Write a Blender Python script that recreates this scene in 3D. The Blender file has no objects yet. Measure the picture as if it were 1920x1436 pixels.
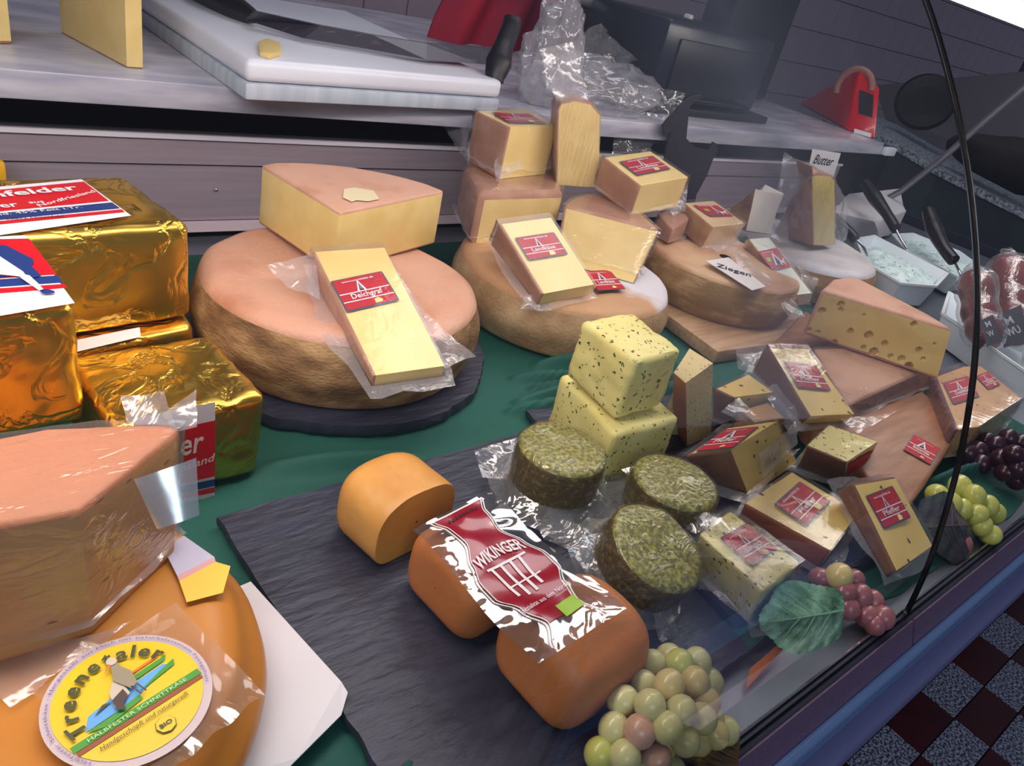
import bpy, bmesh, math, random
import numpy as np
from mathutils import Vector, Matrix, noise
random.seed(7)
S = bpy.context.scene
COL = S.collection
# ------------------------------------------------------------------ camera
H = 0.43
F_PX = 1400.0
RX = Vector((0.7710351, -0.1586795, 0.6167055))
RY = Vector((-0.5978707, -0.5137779, 0.6152909))
RZ = Vector((0.2192155, -0.8431211, -0.4910106))
cam = bpy.data.cameras.new('camera'); cam_o = bpy.data.objects.new('camera', cam); COL.objects.link(cam_o)
cam.sensor_fit = 'HORIZONTAL'; cam.sensor_width = 36.0; cam.lens = F_PX * 36.0 / 1920.0
cam.clip_start = 0.01; cam.clip_end = 60
right = Vector((RX[0], RY[0], RZ[0])); up = -Vector((RX[1], RY[1], RZ[1])); fwd = Vector((RX[2], RY[2], RZ[2]))
m = Matrix((right, up, -fwd)).transposed().to_4x4(); m.translation = Vector((0, 0, H))
cam_o.matrix_world = m
S.camera = cam_o
# ------------------------------------------------------------------ world, lights, exposure
w = bpy.data.worlds.new('world'); S.world = w; w.use_nodes = True
bg = w.node_tree.nodes['Background']; bg.inputs[0].default_value = (0.36, 0.38, 0.52, 1); bg.inputs[1].default_value = 0.26
def area(name, loc, target, sx, sy, power, color):
    l = bpy.data.lights.new(name, 'AREA'); l.shape = 'RECTANGLE'; l.size = sx; l.size_y = sy; l.energy = power; l.color = color
    o = bpy.data.objects.new(name, l); COL.objects.link(o); o.location = loc
    o.rotation_euler = (Vector(target) - Vector(loc)).to_track_quat('-Z', 'Y').to_euler(); return o
area('window_light', (-1.6, -2.2, 1.9), (0.4, 0.4, 0.0), 1.8, 1.4, 36, (0.72, 0.86, 1.0))
area('shop_ceiling_light', (1.9, 1.45, 2.3), (0.9, 0.5, 0.0), 1.8, 1.0, 21, (1.0, 0.94, 0.96))
area('case_light', (0.65, 0.43, 0.53), (0.65, 0.56, 0.0), 2.2, 0.10, 13.0, (1.0, 0.84, 0.76))
S.view_settings.view_transform = 'Standard'; S.view_settings.look = 'None'
S.view_settings.exposure = 0.0; S.view_settings.gamma = 1.0; S.view_settings.use_curve_mapping = False

# ------------------------------------------------------------------ helpers: a pixel of the photo to a real point at a known height / depth
def ray(u, v):
    d = Vector((u - 960.0, v - 718.0, F_PX)); return Vector((RX.dot(d), RY.dot(d), RZ.dot(d)))
CAM = Vector((0, 0, H))
def P(u, v, z=0.0):
    d = ray(u, v); return CAM + d * ((z - H) / d.z)
def PY(u, v, y):
    d = ray(u, v); return CAM + d * (y / d.y)
def PX(u, v, x):
    d = ray(u, v); return CAM + d * (x / d.x)
def PP(u, v, o, n):
    d = ray(u, v); return CAM + d * ((o - CAM).dot(n) / d.dot(n))

def lin(c):
    return tuple(((x / 255.0) / 12.92 if x / 255.0 <= 0.04045 else ((x / 255.0 + 0.055) / 1.055) ** 2.4) for x in c) + (1.0,)
MATS = {}
def mat(name, rgb, rough=0.5, metal=0.0, rgb2=None, scale=12.0, bump=0.0, bscale=60.0, spec=0.5, detail=4.0, rgb3=None, stretch=(1, 1, 1), lo=0.35, hi=0.65, emit=0.0, trans=0.0, coat=0.0, sss=0.0, flecks=None, bdist=0.002):
    if name in MATS: return MATS[name]
    M = bpy.data.materials.new(name); M.use_nodes = True; nt = M.node_tree; N = nt.nodes; L = nt.links
    b = N['Principled BSDF']
    b.inputs['Base Color'].default_value = lin(rgb); b.inputs['Roughness'].default_value = rough; b.inputs['Metallic'].default_value = metal
    b.inputs['Specular IOR Level'].default_value = spec
    if coat: b.inputs['Coat Weight'].default_value = coat; b.inputs['Coat Roughness'].default_value = 0.08
    if sss: b.inputs['Subsurface Weight'].default_value = sss; b.inputs['Subsurface Radius'].default_value = (0.02, 0.012, 0.005); b.inputs['Subsurface Scale'].default_value = 0.3
    if emit: b.inputs['Emission Color'].default_value = lin(rgb); b.inputs['Emission Strength'].default_value = emit
    if trans: b.inputs['Transmission Weight'].default_value = trans
    tc = N.new('ShaderNodeTexCoord'); mp = N.new('ShaderNodeMapping'); mp.inputs['Scale'].default_value = stretch
    L.new(tc.outputs['Object'], mp.inputs[0]); vec = mp.outputs[0]
    colsock = None
    if rgb2:
        n = N.new('ShaderNodeTexNoise'); n.inputs['Scale'].default_value = scale; n.inputs['Detail'].default_value = detail; L.new(vec, n.inputs['Vector'])
        r = N.new('ShaderNodeValToRGB'); r.color_ramp.elements[0].position = lo; r.color_ramp.elements[1].position = hi
        r.color_ramp.elements[0].color = lin(rgb); r.color_ramp.elements[1].color = lin(rgb2)
        if rgb3: e = r.color_ramp.elements.new((lo + hi) / 2); e.color = lin(rgb3)
        L.new(n.outputs['Fac'], r.inputs[0]); colsock = r.outputs[0]
    if flecks:
        frgb, fscale, thr = flecks
        nz = N.new('ShaderNodeTexNoise'); nz.inputs['Scale'].default_value = fscale * 2.2; nz.inputs['Detail'].default_value = 1; L.new(vec, nz.inputs['Vector'])
        va = N.new('ShaderNodeVectorMath'); va.operation = 'MULTIPLY_ADD'; va.inputs[1].default_value = (0.008, 0.008, 0.008)
        L.new(nz.outputs['Color'], va.inputs[0]); L.new(vec, va.inputs[2])
        vo = N.new('ShaderNodeTexVoronoi'); vo.inputs['Scale'].default_value = fscale; L.new(va.outputs[0], vo.inputs['Vector'])
        lt = N.new('ShaderNodeMath'); lt.operation = 'LESS_THAN'; lt.inputs[1].default_value = thr; L.new(vo.outputs['Distance'], lt.inputs[0])
        mx = N.new('ShaderNodeMix'); mx.data_type = 'RGBA'; L.new(lt.outputs[0], mx.inputs[0])
        if colsock: L.new(colsock, mx.inputs[6])
        else: mx.inputs[6].default_value = lin(rgb)
        mx.inputs[7].default_value = lin(frgb); colsock = mx.outputs[2]
    if colsock: L.new(colsock, b.inputs['Base Color'])
    if bump:
        n = N.new('ShaderNodeTexNoise'); n.inputs['Scale'].default_value = bscale; n.inputs['Detail'].default_value = 5; L.new(vec, n.inputs['Vector'])
        bp = N.new('ShaderNodeBump'); bp.inputs['Strength'].default_value = bump; bp.inputs['Distance'].default_value = bdist
        L.new(n.outputs['Fac'], bp.inputs['Height']); L.new(bp.outputs[0], b.inputs['Normal'])
    MATS[name] = M; return M

def film_mat(name, gloss=0.10, haze=0.05, rough=0.06, bump=0.6, bscale=45.0, tint=(0.97, 0.97, 0.98), dist=0.004, stretch=(1, 1, 1), col=(0.9, 0.92, 0.95), fres=1.45):
    M = bpy.data.materials.new(name); M.use_nodes = True; nt = M.node_tree; N = nt.nodes; L = nt.links; N.clear()
    out = N.new('ShaderNodeOutputMaterial'); tr = N.new('ShaderNodeBsdfTransparent'); tr.inputs[0].default_value = tint + (1,)
    gl = N.new('ShaderNodeBsdfGlossy'); gl.inputs['Roughness'].default_value = rough; gl.inputs[0].default_value = (1, 1, 1, 1)
    df = N.new('ShaderNodeBsdfDiffuse'); df.inputs[0].default_value = col + (1,)
    tc = N.new('ShaderNodeTexCoord'); mp = N.new('ShaderNodeMapping'); mp.inputs['Scale'].default_value = stretch; L.new(tc.outputs['Object'], mp.inputs[0])
    lw = N.new('ShaderNodeLayerWeight'); lw.inputs[0].default_value = .5
    pw = N.new('ShaderNodeMath'); pw.operation = 'POWER'; pw.inputs[1].default_value = 4.0; L.new(lw.outputs['Facing'], pw.inputs[0])
    fr = N.new('ShaderNodeMath'); fr.operation = 'MULTIPLY'; fr.inputs[1].default_value = .75; L.new(pw.outputs[0], fr.inputs[0])
    if bump:
        n = N.new('ShaderNodeTexNoise'); n.inputs['Scale'].default_value = bscale; n.inputs['Detail'].default_value = 3; n.inputs['Distortion'].default_value = 1.2
        L.new(mp.outputs[0], n.inputs['Vector'])
        ab = N.new('ShaderNodeMath'); ab.operation = 'SUBTRACT'; ab.inputs[1].default_value = 0.5; L.new(n.outputs['Fac'], ab.inputs[0])
        a2 = N.new('ShaderNodeMath'); a2.operation = 'ABSOLUTE'; L.new(ab.outputs[0], a2.inputs[0])
        bp = N.new('ShaderNodeBump'); bp.inputs['Strength'].default_value = bump; bp.inputs['Distance'].default_value = dist
        L.new(a2.outputs[0], bp.inputs['Height']); L.new(bp.outputs[0], gl.inputs['Normal']); L.new(bp.outputs[0], lw.inputs['Normal'])
    ad = N.new('ShaderNodeMath'); ad.operation = 'ADD'; ad.inputs[1].default_value = gloss; ad.use_clamp = True; L.new(fr.outputs[0], ad.inputs[0])
    m1 = N.new('ShaderNodeMixShader'); m1.inputs[0].default_value = haze; L.new(tr.outputs[0], m1.inputs[1]); L.new(df.outputs[0], m1.inputs[2])
    m2 = N.new('ShaderNodeMixShader'); L.new(ad.outputs[0], m2.inputs[0]); L.new(m1.outputs[0], m2.inputs[1]); L.new(gl.outputs[0], m2.inputs[2])
    L.new(m2.outputs[0], out.inputs[0]); MATS[name] = M; return M

def tag(o, label=None, cat=None, group=None, kind=None):
    if label: o['label'] = label
    if cat: o['category'] = cat
    if group: o['group'] = group
    if kind: o['kind'] = kind
    return o
def empty(name, loc, label, cat, group=None):
    o = bpy.data.objects.new(name, None); o.empty_display_size = 0.02; COL.objects.link(o); o.location = loc
    return tag(o, label, cat, group)
def world_loc(o):
    v = Vector((0, 0, 0))
    while o is not None:
        v += Vector(o.location); o = o.parent
    return v
def put(name, me, parent=None, smooth=False, kind=None, label=None):
    """link mesh (verts in world coordinates) as an object; a child takes its parent's origin"""
    o = bpy.data.objects.new(name, me); COL.objects.link(o)
    if parent is not None:
        off = world_loc(parent); me.transform(Matrix.Translation(-off)); o.parent = parent
    if smooth:
        for p in me.polygons: p.use_smooth = True
    if kind: o['kind'] = kind
    if label: o['label'] = label
    return o
def mk(verts, faces, mats, idx=None):
    me = bpy.data.meshes.new('m'); me.from_pydata([tuple(v) for v in verts], [], faces)
    for m_ in (mats if isinstance(mats, (list, tuple)) else [mats]): me.materials.append(m_)
    if idx: me.polygons.foreach_set('material_index', idx)
    me.update(); return me
def bm_mesh(bm, mats):
    me = bpy.data.meshes.new('m'); bmesh.ops.recalc_face_normals(bm, faces=bm.faces[:]); bm.to_mesh(me); bm.free()
    for m_ in (mats if isinstance(mats, (list, tuple)) else [mats]): me.materials.append(m_)
    return me
def autosmooth(me, ang=0.7):
    me.polygons.foreach_set('use_smooth', [True] * len(me.polygons))
    me.set_sharp_from_angle(angle=ang)
def box(name, x0, x1, y0, y1, z0, z1, m_, parent=None, r=0.0, kind=None, label=None):
    pts = [Vector(p) for p in ((x0, y0, z1), (x1, y0, z1), (x1, y1, z1), (x0, y1, z1))]
    bot = [Vector(p) for p in ((x0, y0, z0), (x1, y0, z0), (x1, y1, z0), (x0, y1, z0))]
    return put(name, hull(pts, bot, [m_], r=r), parent, kind=kind, label=label)
def hull(top, bot, mats, side=None, tmat=0, bmat=0, r=0.002, seg=2, sub=0, amp=0.0, nscale=30.0, rind=0, seed=0.0, ridged=False, pits=None, cut_r=None):
    """closed solid between a top polygon and a bottom polygon; faces may carry different materials"""
    n = len(top); bm = bmesh.new()
    T = [bm.verts.new(p) for p in top]; B = [bm.verts.new(p) for p in bot]
    f = bm.faces.new(T); f.material_index = tmat
    f = bm.faces.new(B[::-1]); f.material_index = bmat
    for i in range(n):
        j = (i + 1) % n
        f = bm.faces.new((T[j], T[i], B[i], B[j])); f.material_index = side[i] if side else tmat
    if r > 0:
        cut = [e for e in bm.edges if all(q.material_index != rind for q in e.link_faces)]
        if side and len(mats) > 1 and any(f.material_index == rind for f in bm.faces):
            e1 = [e for e in bm.edges if e not in cut]
            bmesh.ops.bevel(bm, geom=e1, offset=r, segments=seg, profile=0.5, affect='EDGES', material=rind, clamp_overlap=True)
        else:
            bmesh.ops.bevel(bm, geom=bm.edges[:], offset=r, segments=seg, profile=0.5, affect='EDGES', clamp_overlap=True)
    if sub:
        for _ in range(sub):
            big = sorted(bm.edges, key=lambda e: -e.calc_length())
            lim = big[0].calc_length() * 0.55
            bmesh.ops.subdivide_edges(bm, edges=[e for e in bm.edges if e.calc_length() > lim], cuts=1, use_grid_fill=True)
        bmesh.ops.triangulate(bm, faces=[f for f in bm.faces if len(f.verts) > 4])
    if amp:
        bm.normal_update()
        for v in bm.verts:
            q = v.co * nscale + Vector((seed, seed * 1.7, 0))
            h = noise.noise(q) * 0.6 + noise.noise(q * 2.3) * 0.4 + noise.noise(q * 5.1) * 0.12
            if ridged: h = 0.5 - abs(h) * 2
            v.co += v.normal * h * amp
    if pits:
        bm.normal_update()
        for c, pr, dp in pits:
            for v in bm.verts:
                d = (v.co - c).length
                if d < pr: v.co -= pits_n * dp * math.sqrt(max(0, 1 - (d / pr) ** 2))
    me = bm_mesh(bm, mats); autosmooth(me, 0.6); return me

def grid_patch(fn, nu, nv, mats, closed=False):
    vs = [fn(i / (nu - (0 if closed else 1)) if nu > 1 else 0, j / (nv - 1)) for j in range(nv) for i in range(nu)]
    fs = []
    for j in range(nv - 1):
        for i in range(nu - (0 if closed else 1)):
            a = j * nu + i; b = j * nu + (i + 1) % nu; fs.append((a, b, b + nu, a + nu))
    return vs, fs
def flap(pts, amp=0.004, n=12, seed=0.0, ns=30.0, bow=0.0):
    """crinkled film between four corner points"""
    A, B, C, D = [Vector(p) for p in pts]; nrm = (B - A).cross(D - A).normalized()
    def fn(u, v):
        p = A * (1 - u) * (1 - v) + B * u * (1 - v) + C * u * v + D * (1 - u) * v
        q = p * ns + Vector((seed, 0, seed))
        h = noise.noise(q) + 0.5 * noise.noise(q * 2.1)
        return p + nrm * (h * amp + bow * 4 * (u * (1 - u)) )
    return grid_patch(fn, n, n, None)
def merge(parts):
    V = []; Fc = []
    for v, f in parts:
        o = len(V); V += v; Fc += [tuple(i + o for i in q) for q in f]
    return V, Fc
def wrap_film(top, bot, parent, m_, off=0.0012, flange=0.014, amp=0.0012, seed=0.0, skirt=True, flaps=(), low=0.15, name='plastic_wrapper'):
    """vacuum bag: a shell just outside the block plus a welded rim and flaps"""
    top = [Vector(p) for p in top]; bot = [Vector(p) for p in bot]; n = len(top)
    c = sum(top + bot, Vector()) / (2 * n)
    up_ = (sum(top, Vector()) - sum(bot, Vector())).normalized()
    def infl(p, k=off):
        d = (p - c); dl = d - up_ * d.dot(up_); return p + dl.normalized() * k
    parts = []; rimp = []; flp = []
    T = [infl(p) + up_ * off for p in top]; B = [infl(p) for p in bot]
    tc = sum(T, Vector()) / n
    K = 8
    loopT = []; loopB = []
    for i in range(n):
        for k in range(K):
            t = k / K; loopT.append(T[i].lerp(T[(i + 1) % n], t)); loopB.append(B[i].lerp(B[(i + 1) % n], t))
    N_ = len(loopT)
    def disp(p, s=1.0):
        q = p * 55 + Vector((seed, seed, seed)); return noise.noise_vector(q) * amp * s
    def side(u, v):
        i = int(round(u * N_)) % N_; p = loopT[i].lerp(loopB[i], v * (1 - low))
        return p + disp(p, 0.3 + math.sin(v * math.pi)) + (p - c).normalized() * 0.0003
    parts.append(grid_patch(side, N_, 7, None, True))
    def topf(u, v):
        i = int(round(u * N_)) % N_; p = loopT[i].lerp(tc, v * 0.995)
        return p + up_ * 0.0004 + disp(p, 0.35)
    parts.append(grid_patch(topf, N_, 6, None, True))
    if skirt and flange > 0:
        def rim(u, v):
            i = int(round(u * N_)) % N_
            p0 = loopT[i].lerp(loopB[i], 1 - low); d = p0 - c; d = (d - up_ * d.dot(up_)).normalized()
            wv = flange * (0.75 + 0.6 * noise.noise(p0 * 25 + Vector((seed, 3, 1))))
            p = p0 + d * wv * v
            return p + up_ * (noise.noise(p * 45 + Vector((0, seed, 2))) * 0.006 * v)
        rimp.append(grid_patch(rim, N_, 5, None, True))
    for k, fp in enumerate(flaps):
        flp.append(flap(fp, seed=seed + k * 3.1, n=18, amp=.005, ns=40))
    V, Fc = merge(parts); me = mk(V, Fc, m_); put(name, me, parent, smooth=True)
    for V, Fc in flp: put('bag_flap', mk(V, Fc, film_rim), parent, smooth=True)
    if rimp:
        V, Fc = merge(rimp); put('wrapper_edge', mk(V, Fc, film_rim), parent, smooth=True)

TXT = {}
def text_mesh(s, bold=0.0):
    k = (s, bold)
    if k not in TXT:
        cu = bpy.data.curves.new('t', 'FONT'); cu.body = s; cu.size = 1.0; cu.resolution_u = 2; cu.offset = bold
        o = bpy.data.objects.new('t', cu); COL.objects.link(o); dg = bpy.context.evaluated_depsgraph_get()
        me = bpy.data.meshes.new_from_object(o.evaluated_get(dg)); bpy.data.objects.remove(o)
        V = [v.co.copy() for v in me.vertices]; Fc = [tuple(p.vertices) for p in me.polygons]; bpy.data.meshes.remove(me)
        x0 = min(v.x for v in V); x1 = max(v.x for v in V)
        TXT[k] = ([Vector(((v.x - x0) / (x1 - x0), v.y, 0)) for v in V], Fc, x1 - x0)
    return TXT[k]
def text_on(s, base, xdir, ydir, n, length, hscale=None, shear=0.0, off=0.0006, bold=0.0):
    """flat lettering: baseline starts at base and runs along xdir for length; hscale is the cap height"""
    V, Fc, wd = text_mesh(s, bold); h = (length / wd) if hscale is None else hscale / 0.73
    return [base + xdir * (v.x * length + v.y * h * shear) + ydir * (v.y * h) + n * off for v in V], Fc
class Flat:
    """collects flat coloured polygons on a plane with origin o, axes x, y and normal n"""
    def __init__(s, o, x, y):
        s.o = Vector(o); s.x = Vector(x).normalized(); s.n = s.x.cross(Vector(y)).normalized(); s.y = s.n.cross(s.x); s.parts = []; s.texts = []; s.lv = 0.0004
    def skew(s, ydir): s.y = ydir.normalized(); return s
    def at(s, a, b, k=0.0): return s.o + s.x * a + s.y * b + s.n * k
    def poly(s, pts, m_, k=1):
        V = [s.at(a, b, s.lv * k) for a, b in pts]; s.parts.append((V, [tuple(range(len(V)))], m_))
    def poly_px(s, px, m_, k=1):
        V = [PP(u, v, s.o, s.n) + s.n * s.lv * k for u, v in px]; s.parts.append((V, [tuple(range(len(V)))], m_))
    def rect(s, a0, b0, a1, b1, m_, k=1, r=0.0):
        if r:
            pts = []
            for cx, cy, t0 in ((a1 - r, b1 - r, 0), (a0 + r, b1 - r, 90), (a0 + r, b0 + r, 180), (a1 - r, b0 + r, 270)):
                for t in (0, 30, 60, 90): pts.append((cx + r * math.cos(math.radians(t0 + t)), cy + r * math.sin(math.radians(t0 + t))))
        else: pts = [(a0, b0), (a1, b0), (a1, b1), (a0, b1)]
        s.poly(pts, m_, k)
    def text(s, st, a, b, length, m_, k=3, cap=None, shear=0.0, ang=0.0, bold=0.0):
        c, sn = math.cos(ang), math.sin(ang); xd = s.x * c + s.y * sn; yd = s.y * c - s.x * sn
        V, Fc = text_on(st, s.at(a, b), xd, yd, s.n, length, cap, shear, s.lv * k, bold); s.texts.append((V, Fc, m_))
    def text_px(s, st, p0, p1, m_, k=3, cap=None, shear=0.0, bold=0.0):
        A = PP(p0[0], p0[1], s.o, s.n); B = PP(p1[0], p1[1], s.o, s.n); xd = (B - A).normalized()
        V, Fc = text_on(st, A, xd, s.n.cross(xd), s.n, (B - A).length, cap, shear, s.lv * k, bold); s.texts.append((V, Fc, m_))
    def build(s, name, parent, label=None):
        def mesh(parts):
            V = []; Fc = []; idx = []; mats = []
            for v, f, m_ in parts:
                if m_ not in mats: mats.append(m_)
                o = len(V); V += v; Fc += [tuple(i + o for i in q) for q in f]; idx += [mats.index(m_)] * len(f)
            return mk(V, Fc, mats, idx)
        if not s.parts: return put(name, mesh(s.texts), parent, label=label)
        o = put(name, mesh(s.parts), parent, label=label)
        if s.texts: put('lettering', mesh(s.texts), o)
        return o

# ------------------------------------------------------------------ materials
white = mat('white_print', (235, 230, 232), 0.45)
black = mat('black_print', (25, 22, 25), 0.45)
red = mat('red_print', (186, 10, 38), 0.5, spec=.3)
redgrey = mat('label_border_grey', (72, 76, 100), 0.4)
cheeseprint = mat('cheese_print', (235, 215, 140), 0.4)
cut = mat('cheese_cut', (234, 208, 142), 0.42, rgb2=(226, 196, 124), scale=30, bump=0.15, bscale=180, sss=0.08)
cut_pale = mat('cheese_cut_pale', (244, 218, 146), 0.36, rgb2=(238, 208, 132), scale=22, bump=0.1, bscale=150, sss=0.08)
cut_pepper = mat('cheese_cut_pepper', (240, 210, 126), 0.34, rgb2=(230, 196, 108), scale=22, bump=0.1, bscale=150, flecks=((70, 55, 35), 62, 0.14))
cut_herb = mat('cheese_cut_herb', (236, 224, 146), 0.5, rgb2=(228, 212, 126), scale=18, bump=0.35, bscale=90, sss=0.08, flecks=((66, 74, 34), 140, 0.215))
cut_herb2 = mat('cheese_cut_fine_herb', (226, 205, 150), 0.5, rgb2=(218, 194, 138), scale=18, bump=0.2, bscale=140, flecks=((104, 98, 56), 170, 0.20))
rind = mat('cheese_rind', (170, 122, 98), 0.62, rgb2=(194, 150, 124), scale=22, bump=0.35, bscale=180, rgb3=(180, 132, 106), detail=9)
rind_brown = mat('cheese_rind_brown', (150, 104, 62), 0.65, rgb2=(184, 138, 92), scale=34, detail=9, bump=0.35, bscale=240)
rind_pink = mat('cheese_rind_pink', (206, 160, 138), 0.62, rgb2=(184, 134, 108), scale=16, bump=0.45, bscale=160, rgb3=(204, 156, 132), lo=.36, hi=.66, detail=9)
rind_dark = mat('cheese_rind_dark', (112, 68, 48), 0.6, rgb2=(132, 84, 58), scale=25, bump=0.3, bscale=240)
film = film_mat('vacuum_film', gloss=0.025, haze=0.03, rough=0.10, bump=0.12, bscale=30, col=(.95,.9,.95))
film_wrinkly = film_mat('stretch_film', gloss=0.04, haze=0.045, rough=0.10, bump=0.6, bscale=50, stretch=(0.5, 0.5, 1.6), col=(.95,.88,.9))

film_rim = film_mat('film_edge', gloss=0.07, haze=0.17, rough=0.16, bump=0.5, bscale=38, col=(.9,.86,.92))
FIT = {
'deichgraf':[[0.3302,0.6537,0.1283],[0.404,0.6398,0.1352],[0.3677,0.4547,0.1019],[0.3025,0.467,0.0958],[0.334,0.6585,0.0977],[0.4077,0.6446,0.1046],[0.3691,0.4565,0.0904],[0.3039,0.4688,0.0843]],
'lk_top':[[0.6815,0.8949,0.2225],[0.7839,0.9004,0.2271],[0.7833,0.8236,0.2249],[0.6905,0.8186,0.2207],[0.685,0.8972,0.1428],[0.7873,0.9027,0.1474],[0.787,0.826,0.1394],[0.6941,0.8211,0.1352]],
'half':[[0.6284,0.825,0.1644],[0.7377,0.795,0.1769],[0.7217,0.7175,0.1687],[0.6045,0.7497,0.1553],[0.6394,0.8313,0.0835],[0.7487,0.8013,0.096],[0.733,0.724,0.0856],[0.6158,0.7562,0.0722]],
'lk_right':[[0.8606,0.7927,0.1927],[0.9604,0.7913,0.2062],[0.9632,0.7035,0.1932],[0.859,0.7049,0.1791],[0.8677,0.8005,0.1414],[0.9674,0.7992,0.1549],[0.9699,0.711,0.1444],[0.8657,0.7124,0.1303]],
'bigwedge':[[0.716,0.7037,0.1526],[0.8067,0.6042,0.1526],[0.7983,0.6083,0.072],[0.7194,0.695,0.072],[0.7899,0.771,0.1484],[0.8805,0.6714,0.1484],[0.8722,0.6756,0.0679],[0.7933,0.7623,0.0679]],
'dz_block':[[1.0189,0.7381,0.1398],[1.0989,0.7393,0.1428],[1.1049,0.6682,0.1291],[1.0161,0.6669,0.1258],[1.0202,0.7456,0.1011],[1.1003,0.7468,0.104],[1.1062,0.6761,0.0886],[1.0175,0.6748,0.0853]],
'pinkwedge':[[0.9433,0.4012,0.0704],[0.9827,0.3755,0.1046],[0.9405,0.2852,0.0889],[0.8982,0.3128,0.0521],[0.9672,0.3956,0.0388],[1.0065,0.3699,0.073],[0.9647,0.2795,0.0568],[0.9224,0.3072,0.02]],
'pfA':[[0.8191,0.4016,0.0843],[0.8848,0.3855,0.0827],[0.8648,0.2874,0.048],[0.7897,0.3059,0.0498],[0.8216,0.4153,0.0442],[0.8872,0.3991,0.0427],[0.8657,0.2922,0.034],[0.7905,0.3107,0.0358]],
'pfC':[[0.6137,0.2515,0.0169],[0.73,0.2738,0.0094],[0.7411,0.1912,0.0132],[0.6344,0.1707,0.0201],[0.6128,0.2506,0.0003],[0.7291,0.2729,-0.0072],[0.7402,0.1902,-0.0039],[0.6334,0.1698,0.003]],
'pfD':[[0.6769,0.1943,0.0673],[0.7633,0.1917,0.0603],[0.7581,0.1223,0.0166],[0.6709,0.1249,0.0238],[0.6753,0.2103,0.042],[0.7617,0.2078,0.035],[0.757,0.133,-0.0002],[0.6698,0.1355,0.0069]],
'barl':[[0.5058,0.2367,0.0373],[0.5624,0.2417,0.0373],[0.5744,0.173,0.0311],[0.5062,0.1669,0.0311],[0.5056,0.2394,0.0073],[0.5622,0.2444,0.0073],[0.5742,0.1755,0.0027],[0.506,0.1695,0.0026]],
'cube1':[[0.5038,0.4336,0.1434],[0.5746,0.4317,0.1467],[0.5702,0.3561,0.143],[0.5046,0.3578,0.14],[0.5069,0.4366,0.0763],[0.5777,0.4348,0.0795],[0.5735,0.3593,0.073],[0.5079,0.361,0.07]],
'pfB2':[[0.7111,0.3563,0.0176],[0.7096,0.3012,0.0646],[0.6236,0.2974,0.0491],[0.6249,0.3443,0.0091],[0.7195,0.3235,-0.0205],[0.7179,0.2684,0.0265],[0.6322,0.2637,0.0098],[0.6335,0.3105,-0.0302]],
'cube2':[[0.5379,0.4734,0.0465],[0.6158,0.4589,0.0512],[0.592,0.344,0.0607],[0.5178,0.3577,0.0563],[0.5398,0.4693,0.0016],[0.6178,0.4548,0.0063],[0.594,0.3397,0.0146],[0.5198,0.3535,0.0101]],
'ziegslice':[[1.1127,0.6584,0.1066],[1.147,0.6428,0.1155],[1.0913,0.5051,0.0816],[1.0601,0.5193,0.0735],[1.1217,0.6617,0.0781],[1.156,0.6462,0.0871],[1.0973,0.5074,0.0627],[1.0661,0.5215,0.0545]],
'lk_front':[[0.6036,0.6999,0.1324],[0.6812,0.6905,0.1431],[0.6732,0.5753,0.0986],[0.596,0.5847,0.0879],[0.6104,0.7137,0.0955],[0.688,0.7043,0.1062],[0.6766,0.5822,0.0801],[0.5994,0.5916,0.0694]],
'tall':[[0.8042,0.8533,0.2495],[0.872,0.8333,0.2547],[0.8702,0.7955,0.1456],[0.8008,0.8159,0.1402],[0.8303,0.9345,0.2209],[0.8982,0.9145,0.2261],[0.8963,0.8767,0.117],[0.8269,0.8972,0.1116]],
'wrapwedge':[[1.3908,0.7415,0.1875],[1.4444,0.7231,0.1936],[1.4346,0.6616,0.078],[1.3843,0.679,0.0722],[1.4243,0.8235,0.1411],[1.4779,0.8051,0.1472],[1.4681,0.7436,0.0316],[1.4179,0.7609,0.0258]],
'goat':[[1.2294,0.749,0.1586],[1.2939,0.729,0.1576],[1.2858,0.7165,0.0797],[1.2269,0.7348,0.0806],[1.2468,0.8054,0.1478],[1.3112,0.7854,0.1468],[1.3031,0.7729,0.0688],[1.2442,0.7912,0.0697]],
'tallherb':[[0.6206,0.3741,0.0875],[0.6569,0.3691,0.1032],[0.6921,0.359,0.0119],[0.6604,0.3634,-0.0018],[0.6299,0.4333,0.0846],[0.6662,0.4283,0.1002],[0.7014,0.4182,0.009],[0.6697,0.4226,-0.0047]],
}
# ================================================================== THE SETTING
FZ = -1.0; TS = 0.2018; TA = 0.462
A0 = Vector((2.142, 0.152, FZ))
granite = mat('floor_granite', (196, 198, 214), 0.4, rgb2=(66, 72, 96), scale=150, lo=0.42, hi=0.56, detail=2)
oxblood = mat('floor_dark_red', (84, 8, 18), 0.35, rgb2=(62, 6, 14), scale=10)
grout = mat('floor_grout', (40, 34, 44), 0.8)
fl = put('floor', hull([Vector(p) for p in ((-3, -3, FZ - .004), (6, -3, FZ - .004), (6, 3.4, FZ - .004), (-3, 3.4, FZ - .004))],
                       [Vector(p) for p in ((-3, -3, FZ - .05), (6, -3, FZ - .05), (6, 3.4, FZ - .05), (-3, 3.4, FZ - .05))], [grout], r=0), kind='structure')
tile_me = {}
for key, mt in (('g', granite), ('r', oxblood)):
    g = 0.0015; a = TS - 2 * g; b = TS * TA - 2 * g
    tile_me[key] = hull([Vector(p) for p in ((0, 0, 0), (a, 0, 0), (a, b, 0), (0, b, 0))], [Vector(p) for p in ((0, 0, -.01), (a, 0, -.01), (a, b, -.01), (0, b, -.01))], [mt], r=0.0008, seg=1)
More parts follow.
